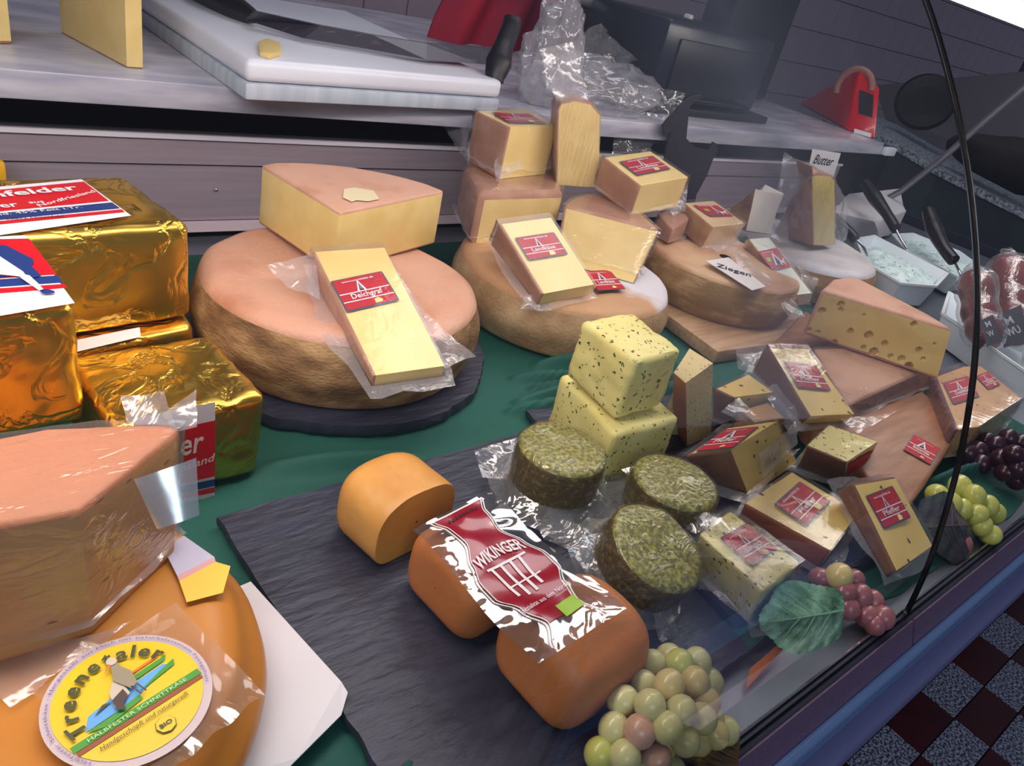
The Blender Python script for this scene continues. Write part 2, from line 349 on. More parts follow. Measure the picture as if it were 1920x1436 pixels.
for i in range(-5, 7):
    for j in range(-2, 10):
        o = bpy.data.objects.new('tile', tile_me['g' if (i + j) % 2 == 0 else 'r']); COL.objects.link(o); o.parent = fl
        o.location = (A0.x - (i + 1) * TS + 0.0015, A0.y - (j + 1) * TS * TA + 0.0015, FZ)
# tiled wall behind the counter
wall_m = mat('wall_joint', (60, 52, 60), 0.8)
wt_m = mat('wall_tile', (178, 158, 172), 0.32, rgb2=(168, 148, 164), scale=3)
WY = 2.6
wb = box('wall_back', -1.0, 9.0, WY, WY + .1, FZ, 2.6, wall_m, kind='structure')
tw = 0.175
tm = hull([Vector(p) for p in ((0, 0, tw - .004), (tw - .004, 0, tw - .004), (tw - .004, .008, tw - .004), (0, .008, tw - .004))],
          [Vector(p) for p in ((0, 0, 0), (tw - .004, 0, 0), (tw - .004, .008, 0), (0, .008, 0))], [wt_m], r=0.001, seg=1)
for i in range(-1, 42):
    for j in range(-3, 7):
        if i < 20 and j > 3: continue
        o = bpy.data.objects.new('tile', tm); COL.objects.link(o); o.parent = wb; o.location = (i * tw + .02, WY - .008, j * tw + .06)

# display bed, front rail, end panel
steel = mat('brushed_steel', (150, 150, 158), 0.32, 0.85, rgb2=(128, 128, 136), scale=8, stretch=(1, 30, 30), bump=0.1, bscale=90)
bedm = mat('bed_metal', (120, 126, 138), 0.35, 0.6)
case_dark = mat('case_dark', (30, 26, 34), 0.7)
alu = mat('anodised_rail', (124, 100, 128), 0.40, 0.3, rgb2=(112, 90, 118), scale=400); alu2 = mat('rail_lavender', (120, 122, 168), 0.32, 0.35)
alu_blue = mat('rail_blue_gloss', (116, 146, 194), 0.25, 0.35)
alu_dark = mat('rail_dark', (38, 38, 58), 0.5, 0.3)
chrome = mat('chrome', (200, 200, 205), 0.12, 1.0)
box('display_bed', -0.9, 2.35, 0.098, 1.02, -0.03, -0.0045, bedm, kind='structure')
rail = empty('front_rail', (0.6, 0.075, -0.03), 'long dark aluminium rail with two rounded ridges along the foot of the counter glass', 'rail')
def extrude_x(name, prof, x0, x1, m_, parent, label=None, smooth=True):
    V = [Vector((x, y, z)) for x in (x0, x1) for y, z in prof]; n = len(prof)
    Fc = [(i, (i + 1) % n, n + (i + 1) % n, n + i) for i in range(n)] + [tuple(range(n))[::-1], tuple(range(n, 2 * n))]
    me = mk(V, Fc, m_); autosmooth(me, 0.5); return put(name, me, parent, label=label)
for xa, xb in ((-0.9, 0.6555), (0.6585, 3.2)):
    extrude_x('cover_strip', [(.0885, .0005), (.0870, .0012), (.078, -.0190), (.0765, -.0215), (.079, -.03), (.0905, -.03)], xa, xb, alu, rail)
extrude_x('glass_channel', [(.0985, -.001), (.0965, .0015), (.0945, .0015), (.0935, -.0005), (.0890, -.0010), (.0890, -.035), (.0985, -.035)], -0.9, 3.2, alu_dark, rail)
def arc(cy, cz, ry, rz, a0, a1, n=9):
    return [(cy + ry * math.cos(math.radians(a0 + (a1 - a0) * i / (n - 1))), cz + rz * math.sin(math.radians(a0 + (a1 - a0) * i / (n - 1)))) for i in range(n)]
extrude_x('upper_ridge', arc(.0745, -.0330, .0075, .0125, 80, 250) + [(.080, -.05), (.084, -.03)], -0.9, 3.2, alu_blue, rail, 'blue-grey rounded upper ridge')
extrude_x('lower_ridge', [(.080, -.048)] + arc(.0620, -.0600, .0100, .0110, 95, 270) + [(.080, -.085)], -0.9, 3.2, alu2, rail)
extrude_x('glass_seat', [(.1005, -.004), (.1005, .0018), (.0990, .0022), (.0984, .0018), (.0984, -.004)], -0.9, 3.2, chrome, rail, 'thin bright strip against the glass')
box('counter_front', -0.9, 3.2, 0.17, 0.19, FZ + .002, -0.086, mat('counter_front', (70, 62, 84), 0.5), kind='structure')
# back panel of brushed steel with groove, marble slab above it
bp = empty('back_panel', (0.6, 1.0, 0.0), 'brushed steel back panel of the cheese display with a horizontal groove', 'panel')
steel2 = mat('panel_steel', (176, 160, 172), 0.42, 0.35, rgb2=(164, 150, 162), scale=6, stretch=(1, 1, 25), bump=0.03, bscale=60)
extrude_x('upper_panel', [(1.0, .099), (1.0, .131), (.997, .134), (.997, .137), (1.02, .137), (1.02, .099)], -0.9, 2.0, steel2, bp)
extrude_x('lower_panel', [(1.0, .022), (1.0, .0965), (1.02, .0965), (1.02, .022)], -0.9, 2.0, steel2, bp)
extrude_x('groove', [(1.006, .095), (1.006, .1), (1.02, .1), (1.02, .095)], -0.9, 2.0, case_dark, bp)
extrude_x('edge_bead', [(.9955, .1325), (.9955, .1385), (1.0, .1385), (1.0, .1325)], -0.9, 2.0, mat('bead_pale', (228, 222, 232), .3, .1), bp, 'bright bead along the top edge')
extrude_x('foot_strip', [(.992, .008), (.992, .021), (1.0, .021), (1.0, .008)], -0.9, 2.0, mat('bead_pink', (214, 196, 206), .35, .1), bp, 'pale strip along the foot')
for sx in (.357, 1.2):
    bm = bmesh.new(); bmesh.ops.create_uvsphere(bm, u_segments=10, v_segments=6, radius=.0028, matrix=Matrix.Translation((sx, .999, .0655))); put('screw', bm_mesh(bm, chrome), bp, smooth=True)
box('back_recess', -0.9, 2.2, 1.05, 1.08, 0.0, 0.186, case_dark, kind='structure')
marble = mat('marble', (196, 194, 206), 0.25, rgb2=(146, 148, 166), scale=7, stretch=(1, 3, 6), detail=8, lo=0.35, hi=0.7)
me = hull([Vector(p) for p in ((-.9, .93, .2165), (2.03, .93, .2165), (2.10, 1.9, .2165), (-.9, 1.9, .2165))], [Vector(p) for p in ((-.9, .93, .186), (2.05, .93, .186), (2.12, 1.9, .186), (-.9, 1.9, .186))], [marble], r=.003)
tag(put('marble_worktop', me), 'grey veined marble worktop behind the cheese display', 'worktop')
tag(box('worktop_end_clip', 2.035, 2.085, .915, .93, .188, .208, mat('white_plastic', (215, 218, 225), 0.4), r=.002), 'small white clip at the right end of the marble worktop', 'clip')
box('end_panel', 2.36, 2.38, 0.10, 1.0, -0.03, 0.02, alu_dark, kind='structure')

# neighbouring counter seen beyond the case
terr = mat('terrazzo', (150, 158, 170), 0.5, rgb2=(70, 80, 92), scale=110, lo=.4, hi=.6)
dteal = mat('dark_counter_front', (26, 44, 56), 0.55, rgb2=(20, 30, 42), scale=5)
nc = empty('neighbouring_counter', (2.75, .9, FZ), 'dark blue-green counter with a speckled stone edge beyond the end of the cheese display', 'counter')
a = PX(1680, 268, 2.6); b = PX(1765, 318, 2.66); c = PX(1935, 402, 2.72); dd = c + (c - b) * 1.5
prev = None
tops = [a + Vector((-.05, .25, .02)), a, b, c, dd]
Vv = []; Ff = []
for q in tops: Vv += [q + Vector((0, 0, .0)), q + Vector((.5, .25, 0.012)), q + Vector((.5, .25, -.022)), q + Vector((0, 0, -.022))]
for i in range(len(tops) - 1):
    o = 4 * i; Ff += [(o, o + 4, o + 5, o + 1), (o + 1, o + 5, o + 6, o + 2), (o + 3, o + 2, o + 6, o + 7), (o, o + 3, o + 7, o + 4)]
Ff += [(0, 1, 2, 3), (16, 19, 18, 17)]
put('stone_edge', mk(Vv, Ff, terr), nc, label='speckled pale stone edge')
Vv = []; Ff = []
for q in tops: Vv += [q + Vector((.01, .005, -.0225)), q + Vector((.45, .23, -.0225)), Vector((q.x + .45, q.y + .23, FZ)), Vector((q.x + .01, q.y + .005, FZ))]
for i in range(len(tops) - 1):
    o = 4 * i; Ff += [(o, o + 4, o + 5, o + 1), (o + 1, o + 5, o + 6, o + 2), (o, o + 3, o + 7, o + 4)]
Ff += [(0, 1, 2, 3), (16, 19, 18, 17)]
put('front', mk(Vv, Ff, dteal), nc)
def tube_mesh(path, rad, m_, seg=10, closed=False):
    pts = [Vector(p) for p in path]; V = []; n = len(pts)
    rads = rad if isinstance(rad, (list, tuple)) else [rad] * n
    prevu = None
    for i, p in enumerate(pts):
        t = (pts[min(i + 1, n - 1)] - pts[max(i - 1, 0)]).normalized()
        u = prevu if prevu is not None else (Vector((0, 0, 1)) if abs(t.z) < .9 else Vector((1, 0, 0)))
        u = (u - t * u.dot(t)).normalized(); prevu = u; v = t.cross(u)
        for k in range(seg):
            a_ = 2 * math.pi * k / seg; V.append(p + (u * math.cos(a_) + v * math.sin(a_)) * rads[i])
    Fc = [(i * seg + k, i * seg + (k + 1) % seg, (i + 1) * seg + (k + 1) % seg, (i + 1) * seg + k) for i in range(n - 1) for k in range(seg)]
    Fc += [tuple(range(seg))[::-1], tuple(range((n - 1) * seg, n * seg))]
    me = mk(V, Fc, m_); autosmooth(me, 1.0); return me
# steel tube that carries the far end of the glass
pth = [PX(1960, 130, 2.2), PX(1860, 215, 2.2), PX(1760, 303, 2.2), PX(1690, 358, 2.2), PX(1660, 374, 2.2), PX(1630, 378, 2.2), PX(1570, 372, 2.2), PX(1530, 366, 2.2)]
tag(put('steel_tube', tube_mesh(pth, .0085, mat('tube_steel', (150, 148, 158), .35, .7), 12)), 'bent grey steel tube rising to the right behind the trays', 'tube')
# round black disc and dark bag beyond the counter
def disc_facing(c, r, th, m_, nrm, seg=36, lip=0.0):
    q = Vector(nrm).to_track_quat('Z', 'Y').to_matrix().to_4x4(); q.translation = c
    bm = bmesh.new(); prof = [(0, 0), (r * .5, th), (r * .9, th * .8), (r, 0), (r * .9, -th), (0, -th)]
    vs = [[bm.verts.new(q @ Vector((p[0] * math.cos(2 * math.pi * k / seg), p[0] * math.sin(2 * math.pi * k / seg), p[1]))) for k in range(seg)] for p in prof[1:-1]]
    for a_ in range(len(vs) - 1):
        for k in range(seg): bm.faces.new((vs[a_][k], vs[a_][(k + 1) % seg], vs[a_ + 1][(k + 1) % seg], vs[a_ + 1][k]))
    bm.faces.new(vs[0]); bm.faces.new(vs[-1][::-1]); return bm_mesh(bm, m_)
dk = mat('black_gloss', (14, 13, 18), .3)
c = PX(1735, 191, 2.9)
tag(put('round_black_pan', disc_facing(c, .099, .012, dk, (CAM - c).normalized() + Vector((0, 0, .35))), smooth=False), 'round black pan standing behind the counter, right of the red dispenser', 'pan')
grey_m = mat('grey_worktop', (92, 88, 98), .6)
q = [PX(1640, 160, 3.75), PX(1960, 130, 3.75), PX(1960, 390, 3.6), PX(1680, 285, 3.6)]
nm = Vector((1, 0.3, 0)).normalized() * .04
tag(put('grey_cabinet', hull([p for p in q], [p + nm for p in q], [grey_m], r=.004)), 'dull grey cabinet behind the round black pan', 'cabinet')
bm = bmesh.new(); bmesh.ops.create_icosphere(bm, subdivisions=3, radius=1)
cc = PX(1900, 305, 2.75)
for v in bm.verts: v.co = cc + Vector((v.co.x * .06, v.co.y * .19, v.co.z * .075)) * (1 + .25 * noise.noise(v.co * 1.6))
tag(put('black_bag', bm_mesh(bm, mat('black_cloth', (14, 12, 18), .8)), smooth=True), 'black bag lying on the speckled stone edge at the far right', 'bag')

# ================================================================== behind the case: things on the marble
mz = 0.2165
mach = mat('machine_dark', (17, 20, 30), .38, rgb2=(13, 16, 25), scale=6)
mach2 = mat('machine_panel', (24, 34, 46), .25)
sl = empty('bread_slicer', (1.35, 1.3, mz), 'large dark slicing machine with a lidded box standing on the marble worktop', 'machine')
# body block: front stands back on the marble, rises above the frame
box('body', 1.21, 1.76, 1.32, 1.42, mz, .345, mach, sl, r=.012); box('column', 1.762, 2.04, 1.32, 1.42, mz, .78, mach, sl, r=.012)
box('lidded_box', 1.20, 1.56, 1.03, 1.30, mz + .018, .385, mach2, sl, r=.012)
box('box_foot', 1.17, 1.60, 1.01, 1.31, mz, mz + .016, mat('machine_foot', (14, 14, 18), .5), sl, r=.004)
box('lid_panel', 1.24, 1.52, 1.024, 1.032, .26, .355, mach, sl, r=.003)
box('handle_bar', 1.30, 1.50, 1.016, 1.030, .242, .250, mat('bar_black', (8, 8, 12), .25), sl, r=.002)
for xx in (1.3, 1.55):
    box('guard_strip', xx + .25, xx + .28, 1.30, 1.318, .27, .31, steel, sl, r=.002)
# slanted shelf rail hanging across the wall
rp = [PY(1090, -20, 1.25), PY(1190, 20, 1.25), PY(1295, 50, 1.25), PY(1420, 70, 1.25)]
tr_ = empty('wall_shelf', rp[1], 'grey metal shelf rail running across the tiled wall above the machine', 'shelf')
for k in range(3):
    a, b = rp[k], rp[k + 1]; n_ = Vector((0, -.03, 0)); hh = Vector((0, 0, -.026))
    put('rail_section', hull([a, b, b - n_ * 2, a - n_ * 2], [a + hh, b + hh, b + hh - n_ * 2, a + hh - n_ * 2], [steel], r=.003), tr_)
a = PY(1297, 28, 1.20); put('end_bracket', hull([a, a + Vector((.008, 0, 0)), a + Vector((.008, .02, 0)), a + Vector((0, .02, 0))], [a + Vector((-.008, 0, -.02)), a + Vector((.014, 0, -.02)), a + Vector((.014, .02, -.02)), a + Vector((-.008, .02, -.02))], [white], r=.002), tr_)
# red cloth
def redf(u, v):
    x = 1.045 + .335 * u + .05 * (v - .5) * (1 - 2 * u) * -1; z = .50 - .28 * v; return Vector((x + .012 * math.sin(v * 5), 1.52 + .02 * math.sin(u * 17 + v * 2) + .012 * noise.noise(Vector((x * 8, z * 8, 0))), z))
V, Fc = grid_patch(redf, 40, 20, None)
V2 = [v + Vector((0, .004, 0)) for v in V]; o_ = len(V)
Fc2 = Fc + [tuple(i + o_ for i in f)[::-1] for f in Fc]
redcloth = mat('red_cloth', (178, 10, 34), .75, rgb2=(120, 16, 58), scale=3)
tag(put('red_apron', mk(V + V2, Fc2, redcloth), smooth=True), 'red apron of a cloth hanging behind the marble worktop', 'apron')

# cutting board, two layers
bd = empty('cutting_board', (.54, 1.2, mz), 'thick white plastic cutting board on the marble worktop under the big knife', 'cutting board')
bw = mat('board_white', (222, 226, 238), .35, rgb2=(212, 212, 226), scale=5)
bw2 = mat('board_scored', (188, 196, 208), .45, rgb2=(168, 178, 192), scale=60, stretch=(1, 1, .1))
T = [Vector(p) for p in ((.342, .872, .2615), (.742, .915, .2615), (.745, 1.42, .2615), (.335, 1.42, .2615))]
Mi = [Vector((p.x, p.y, .2362)) for p in T]; Bo = [Vector((p.x, p.y, .2168)) for p in T]
put('upper_layer', hull(T, Mi, [bw], r=.008, seg=3), bd); put('lower_layer', hull([p - Vector((0, 0, .0005)) for p in Mi], Bo, [bw2], r=.003), bd, label='scored grey lower layer')
# knife with two handles
kn = empty('cheese_knife', (.68, 1.0, .262), 'long two-handled cheese knife with black handles lying across the white cutting board', 'knife')
blade = mat('blade_steel', (72, 68, 80), .38, .25, rgb2=(140, 138, 150), scale=24, stretch=(1, 6, 1), lo=.62, hi=.9)
k1t, k1b = P(490, 24, .275), P(470, 40, .275)
tops_ = [(480, 22), (600, 48), (700, 66), (800, 82), (900, 88), (935, 90)]; bots_ = [(462, 38), (570, 72), (690, 92), (800, 112), (900, 120), (950, 123)]
V = []; 
for (a, b), (c_, d_) in zip(tops_, bots_): V += [P(a, b, .285), P(c_, d_, .268)]
V += [v + Vector((0, .003, .001)) for v in V]; n = len(tops_); Fc = []
for i in range(n - 1):
    a = 2 * i; Fc += [(a, a + 1, a + 3, a + 2), (a + 2 * n, a + 2 * n + 2, a + 2 * n + 3, a + 2 * n + 1), (a, a + 2, a + 2 * n + 2, a + 2 * n), (a + 1, a + 1 + 2 * n, a + 3 + 2 * n, a + 3)]
Fc += [(0, 2 * n, 2 * n + 1, 1), (2 * n - 2, 2 * n - 1, 4 * n - 1, 4 * n - 2)]
put('blade', mk(V, Fc, blade), kn)
hb = mat('handle_black', (28, 26, 32), .45)
def smoothpath(pts, rads, n=6):
    P_ = [Vector(p) for p in pts]; out = []; rr = []
    for i in range(len(P_) - 1):
        p0, p1, p2, p3 = P_[max(i - 1, 0)], P_[i], P_[i + 1], P_[min(i + 2, len(P_) - 1)]
        for k in range(n):
            t = k / n; out.append(0.5 * ((2 * p1) + (p2 - p0) * t + (2 * p0 - 5 * p1 + 4 * p2 - p3) * t * t + (3 * p1 - p0 - 3 * p2 + p3) * t ** 3)); rr.append(rads[i] * (1 - t) + rads[i + 1] * t)
    out.append(P_[-1]); rr.append(rads[-1]); return out, rr
pa, ra = smoothpath([PY(962, 34, .985), PY(958, 52, .98), PY(945, 85, .965), PY(935, 118, .95), PY(928, 145, .94), PY(930, 160, .935)], [.014, .0145, .015, .020, .015, .012])
put('handle', tube_mesh(pa, ra, hb, 14), kn, label='black upright grip')
pa, ra = smoothpath([P(360, -22, .275), P(400, -6, .277), P(440, 14, .275), P(478, 32, .274)], [.014, .017, .017, .008])
put('handle', tube_mesh(pa, ra, hb, 14), kn, label='black grip in line with the blade')
# crumb, wedges on marble
crumb = [P(484, 86, .2615), P(500, 80, .2615), P(525, 88, .2615), P(527, 106, .2615), P(505, 112, .2615), P(486, 106, .2615)]
tag(put('cheese_crumb', hull([p + Vector((0, 0, .006)) for p in crumb], crumb, [cut], r=.002, sub=2, amp=.001, nscale=150)), 'small crumb of cheese on the front edge of the white cutting board', 'cheese')
def vblock(front_bl, front_br, depth, h, z0):
    a = P(front_bl[0], front_bl[1], z0); b = P(front_br[0], front_br[1], z0); d = Vector(depth)
    bot = [a, b, b + d, a + d]; return [p + Vector((0, 0, h)) for p in bot], bot
T, B = vblock((238, 128), (268, 130), (-.035, .16, 0), .17, mz)
t = empty('cheese_wedge', B[0], 'tall yellow cheese wedge standing on the marble left of the cutting board', 'cheese')
put('cheese', hull(T, B, [rind_brown, cut], side=[1, 1, 0, 1], tmat=0, bmat=0, r=.002), t)
T, B = vblock((-30, 84), (22, 84), (-.02, .12, 0), .13, mz)
t = empty('cheese_wedge', B[0], 'cheese block cut off by the left edge on the marble worktop', 'cheese')
put('cheese', hull(T, B, [rind_brown, cut], side=[1, 1, 0, 1], tmat=0, bmat=0, r=.004), t)
# clear plastic bag, crumpled
bagm = film_mat('bag_film', gloss=.05, haze=.26, rough=.12, bump=.8, bscale=11, dist=.012, col=(.62, .60, .66))
bg_ = empty('plastic_bag', (.98, 1.05, mz), 'crumpled clear plastic bag on the marble worktop behind the tall cheese wedge', 'plastic bag')
def blob(c, rx, ry, rz, seed, amp=.35, sub=5):
    bm = bmesh.new(); bmesh.ops.create_icosphere(bm, subdivisions=sub, radius=1)
    for v in bm.verts:
        q = v.co * 1.5 + Vector((seed, 0, 0)); h = (0.5 - abs(noise.noise(q)) * 1.6) * amp + (0.3 - abs(noise.noise(q * 2.7))) * amp * .5 + (0.3 - abs(noise.noise(q * 6))) * amp * .2
        v.co = Vector((v.co.x * rx, v.co.y * ry, v.co.z * rz)) * (1 + h) + Vector(c)
        if v.co.z < mz + .001: v.co.z = mz + .001 + .002 * noise.noise(v.co * 40)
    return bm
put('crumpled_film', bm_mesh(blob((1.02, 1.02, mz + .035), .15, .09, .045, 3.0), bagm), bg_, smooth=True)
put('gathered_neck', bm_mesh(blob((.90, 1.0, mz + .07), .05, .035, .085, 8.0, .5), bagm), bg_, smooth=True)
parts = [flap([PY(1010, 130, .98), PY(1120, 40, 1.0), PY(1190, 110, 1.05), PY(1040, 230, 1.0)], .02, 24, 2.0, 18),
         flap([PY(1170, 150, 1.03), PY(1285, 175, .98), PY(1240, 270, .96), PY(1150, 270, .98)], .012, 22, 5.0, 22),
         flap([PY(1150, 240, .97), PY(1250, 220, .97), PY(1215, 290, .925), PY(1150, 285, .925)], .012, 22, 7.0, 30)]
V, Fc = merge(parts); put('loose_flaps', mk(V, Fc, film_mat('crinkled_film', gloss=.10, haze=.07, rough=.10, bump=1.0, bscale=40)), bg_, smooth=True)
# red dispenser
rd = empty('film_dispenser', (2.05, 1.05, mz), 'red wedge-shaped dispenser with a roll at the right end of the marble worktop', 'dispenser')
redpl = mat('red_plastic', (205, 12, 30), .3, coat=.3)
fr = [P(1640, 262, mz), P(1655, 200, mz + .06), P(1652, 150, .33), P(1612, 130, .345), P(1585, 250, mz)]
bl_, br_ = P(1586, 244, mz), P(1642, 262, mz)
xl = Vector((2.03, .955, mz)); 
side_l = [bl_, P(1505, 197, mz), PX(1512, 183, P(1505, 197, mz).x), PX(1560, 150, bl_.x + .06), PX(1612, 128, bl_.x + .03)]
def redbody():
    a = bl_; b = br_; back = P(1500, 197, mz)
    dz = (PX(1610, 128, a.x) - a); topf = PX(1612, 128, a.x + .02); topr = topf + (b - a) * .85 + Vector((0, 0, -.030))
    bk_t = back + Vector((0, 0, .012)); off = (b - a)
    V = [a, topf, bk_t, back, b, topr, bk_t + off, back + off]
    bm = bmesh.new(); vs = [bm.verts.new(v) for v in V]
    for f in ((0, 1, 2, 3), (7, 6, 5, 4), (0, 4, 5, 1), (1, 5, 6, 2), (2, 6, 7, 3), (0, 3, 7, 4)): bm.faces.new([vs[i] for i in f])
    bmesh.ops.bevel(bm, geom=bm.edges[:], offset=.006, segments=3, affect='EDGES', profile=.5); me = bm_mesh(bm, redpl); autosmooth(me); return me, a, b, topf, topr
me, ra_, rb_, rt_, rtr_ = redbody(); put('body', me, rd)
ce = (rt_ + rtr_) / 2; ax = (rb_ - ra_).normalized()
tor = []
pth = [ce + Vector((0, .03, -.035)) + (Vector((0, 1, 0)) * math.cos(t_) + Vector((0, 0, 1)) * math.sin(t_)) * .048 for t_ in [i * math.pi / 9 - .5 for i in range(11)]]
put('roll', tube_mesh(pth, .009, mat('roll_tan', (150, 100, 90), .6), 10), rd, label='tan roll rising from the top')
fn_ = (rt_ - ra_).cross(rb_ - ra_).normalized()
if fn_.dot(CAM - ra_) < 0: fn_ = -fn_
F_ = Flat(ra_ + fn_ * .0035, rb_ - ra_, rt_ - ra_)
if F_.n.dot(fn_) < 0: F_.n = -F_.n
F_.poly_px([(1612, 168), (1638, 178), (1636, 220), (1610, 212)], mat('slot_dark', (30, 26, 40), .4), 2); F_.build('slot', rd, 'dark slot'); F_.parts = []
F_.poly_px([(1602, 241), (1634, 250), (1633, 258), (1601, 249)], white, 2); F_.build('sticker', rd, 'small white sticker')
FIT = {k: [Vector(p) for p in v] for k, v in FIT.items()}
def hexa(k): return FIT[k][:4], FIT[k][4:]
# ================================================================== INSIDE THE CASE
# cloth with folds
def cloth_z(x, y):
    z = -.0030 + .0012 * noise.noise(Vector((x * 9, y * 9, 0)))
    def ridge(x0, y0, x1, y1, wv, h):
        d = Vector((x1 - x0, y1 - y0)); L_ = d.length; t = max(0, min(1, ((x - x0) * d.x + (y - y0) * d.y) / L_ ** 2))
        q = ((x - x0 - d.x * t) ** 2 + (y - y0 - d.y * t) ** 2) ** .5
        return h * math.exp(-(q / wv) ** 2) * math.sin(math.pi * min(1, max(0, t * .9 + .05))) ** .5
    for a in FOLDS: z += 3.0 * ridge(a[0], a[1], a[2], a[3], a[4] * .85, a[5])
    if y < .165: z = z
    return z
FOLDS = [(.52, .50, .80, .47, .008, .009), (.55, .545, .70, .47, .007, .008), (.60, .56, .80, .50, .009, .010), (.50, .49, .62, .46, .006, .007), (.66, .46, .80, .44, .008, .009), (.56, .52, .66, .455, .006, .008), (.62, .53, .74, .455, .006, .007),
         (.22, .49, .36, .455, .012, .006), (.47, .135, .62, .165, .006, .008), (.48, .16, .56, .135, .006, .006), (.75, .13, .95, .17, .009, .008), (.8, .16, .9, .12, .007, .007), (.08, .22, .17, .12, .01, .007), (.12, .14, .2, .2, .008, .006), (.86, .19, 1.05, .17, .008, .008)]
green = mat('green_cloth', (14, 88, 76), .75, rgb2=(9, 72, 62), scale=5, bump=.12, bscale=500)
def clf(u, v):
    x = -.45 + 1.72 * u; y0_ = .142 - .030 * min(1, max(0, (x - .52) * 6)); y = y0_ + (.942 - y0_) * v + (1 - v) * .006 * noise.noise(Vector((x * 12, 0, 3))); return Vector((x, y, cloth_z(x, y)))
V, Fc = grid_patch(clf, 480, 220, None)
tag(put('green_cloth', mk(V, Fc, green), smooth=True), 'dark green rumpled cloth lining the floor of the cheese display', 'cloth')

slate_m = mat('slate', (48, 52, 70), .42, rgb2=(38, 40, 56), scale=20, bump=.7, bscale=38, stretch=(1, 3.5, 1), bdist=.0025, detail=6)
def rough_slab(name, poly, z0, z1, m_, label, cat, amp=.0018, seed=0, group=None):
    pts = []
    for i, p in enumerate(poly):
        q = poly[(i + 1) % len(poly)]; n = max(2, int(math.hypot(q[0] - p[0], q[1] - p[1]) / .006))
        for k in range(n):
            t = k / n; x = p[0] + (q[0] - p[0]) * t; y = p[1] + (q[1] - p[1]) * t
            nv = noise.noise_vector(Vector((x * 60, y * 60, seed))) * amp + noise.noise_vector(Vector((x * 14, y * 14, seed))) * amp * 1.2
            pts.append((x + nv.x, y + nv.y))
    T = [Vector((x, y, z1)) for x, y in pts]
    Md = [Vector((x, y, (z0 * .6 + z1 * .4))) + noise.noise_vector(Vector((x * 90, y * 90, 2))) * amp for x, y in pts]
    c = Vector((sum(p[0] for p in pts) / len(pts), sum(p[1] for p in pts) / len(pts), 0))
    Md = [p + (Vector((p.x, p.y, 0)) - c).normalized() * .0012 for p in Md]
    Bt = [Vector((x, y, z0)) for x, y in pts]; n = len(pts)
    V = T + Md + Bt; Fc = [tuple(range(n)), tuple(range(2 * n, 3 * n))[::-1]] + [((i + 1) % n, i, n + i, n + (i + 1) % n) for i in range(n)] + [(n + (i + 1) % n, n + i, 2 * n + i, 2 * n + (i + 1) % n) for i in range(n)]
    me = mk(V, Fc, m_); autosmooth(me, .6); return tag(put(name, me), label, cat, group)
rough_slab('slate_slab', [(.164, .44), (.172, .244), (.176, .137), (.470, .140), (.474, .152), (.498, .445)], 0, .008, slate_m, 'dark rough-edged slate slab under the orange cheese rolls and the front grapes', 'slate slab', seed=1)
rough_slab('slate_slab', [(.484, .160), (.742, .148), (.742, .475), (.512, .478), (.506, .40)], 0, .0065, slate_m, 'dark slate slab under the herb cheese blocks and pepper cheeses', 'slate slab', seed=4)
rough_slab('round_slate', [(.377 + .172 * math.cos(a / 24 * 2 * math.pi) * (1 + .03 * math.sin(a * 2.3)), .665 + .168 * math.sin(a / 24 * 2 * math.pi)) for a in range(24)], 0, .012, slate_m, 'round rough slate plate under the largest whole cheese wheel', 'slate plate', amp=.003, seed=9)
wood = mat('light_wood', (190, 154, 118), .5, rgb2=(166, 128, 92), scale=9, stretch=(2, 14, 14), bump=.15, bscale=60)
wood2 = mat('reddish_wood', (174, 124, 94), .4, rgb2=(150, 100, 72), scale=7, stretch=(2, 14, 14), bump=.1, bscale=50)
def poly_slab(name, poly, z0, z1, m_, label, cat, r=.003):
    return tag(put(name, hull([Vector((x, y, z1)) for x, y in poly], [Vector((x, y, z0)) for x, y in poly], [m_], r=r)), label, cat)
poly_slab('wooden_board', [(.868, .490), (1.075, .474), (1.150, .53), (1.15, .76), (.905, .78)], 0, .020, wood, 'pale wooden board under the goat cheese wheel in the middle', 'wooden board')
wb2 = empty('wooden_board', (.9, .3, 0), 'reddish wooden board with a small red sticker near its front corner', 'wooden board')
bp_ = [(1.054, .219), (.772, .163), (.81, .31), (.94, .46), (1.160, .535), (1.115, .33)]
put('board', hull([Vector((x, y, .03)) for x, y in bp_], [Vector((x, y, .004)) for x, y in bp_], [wood2], r=.005, seg=3), wb2)

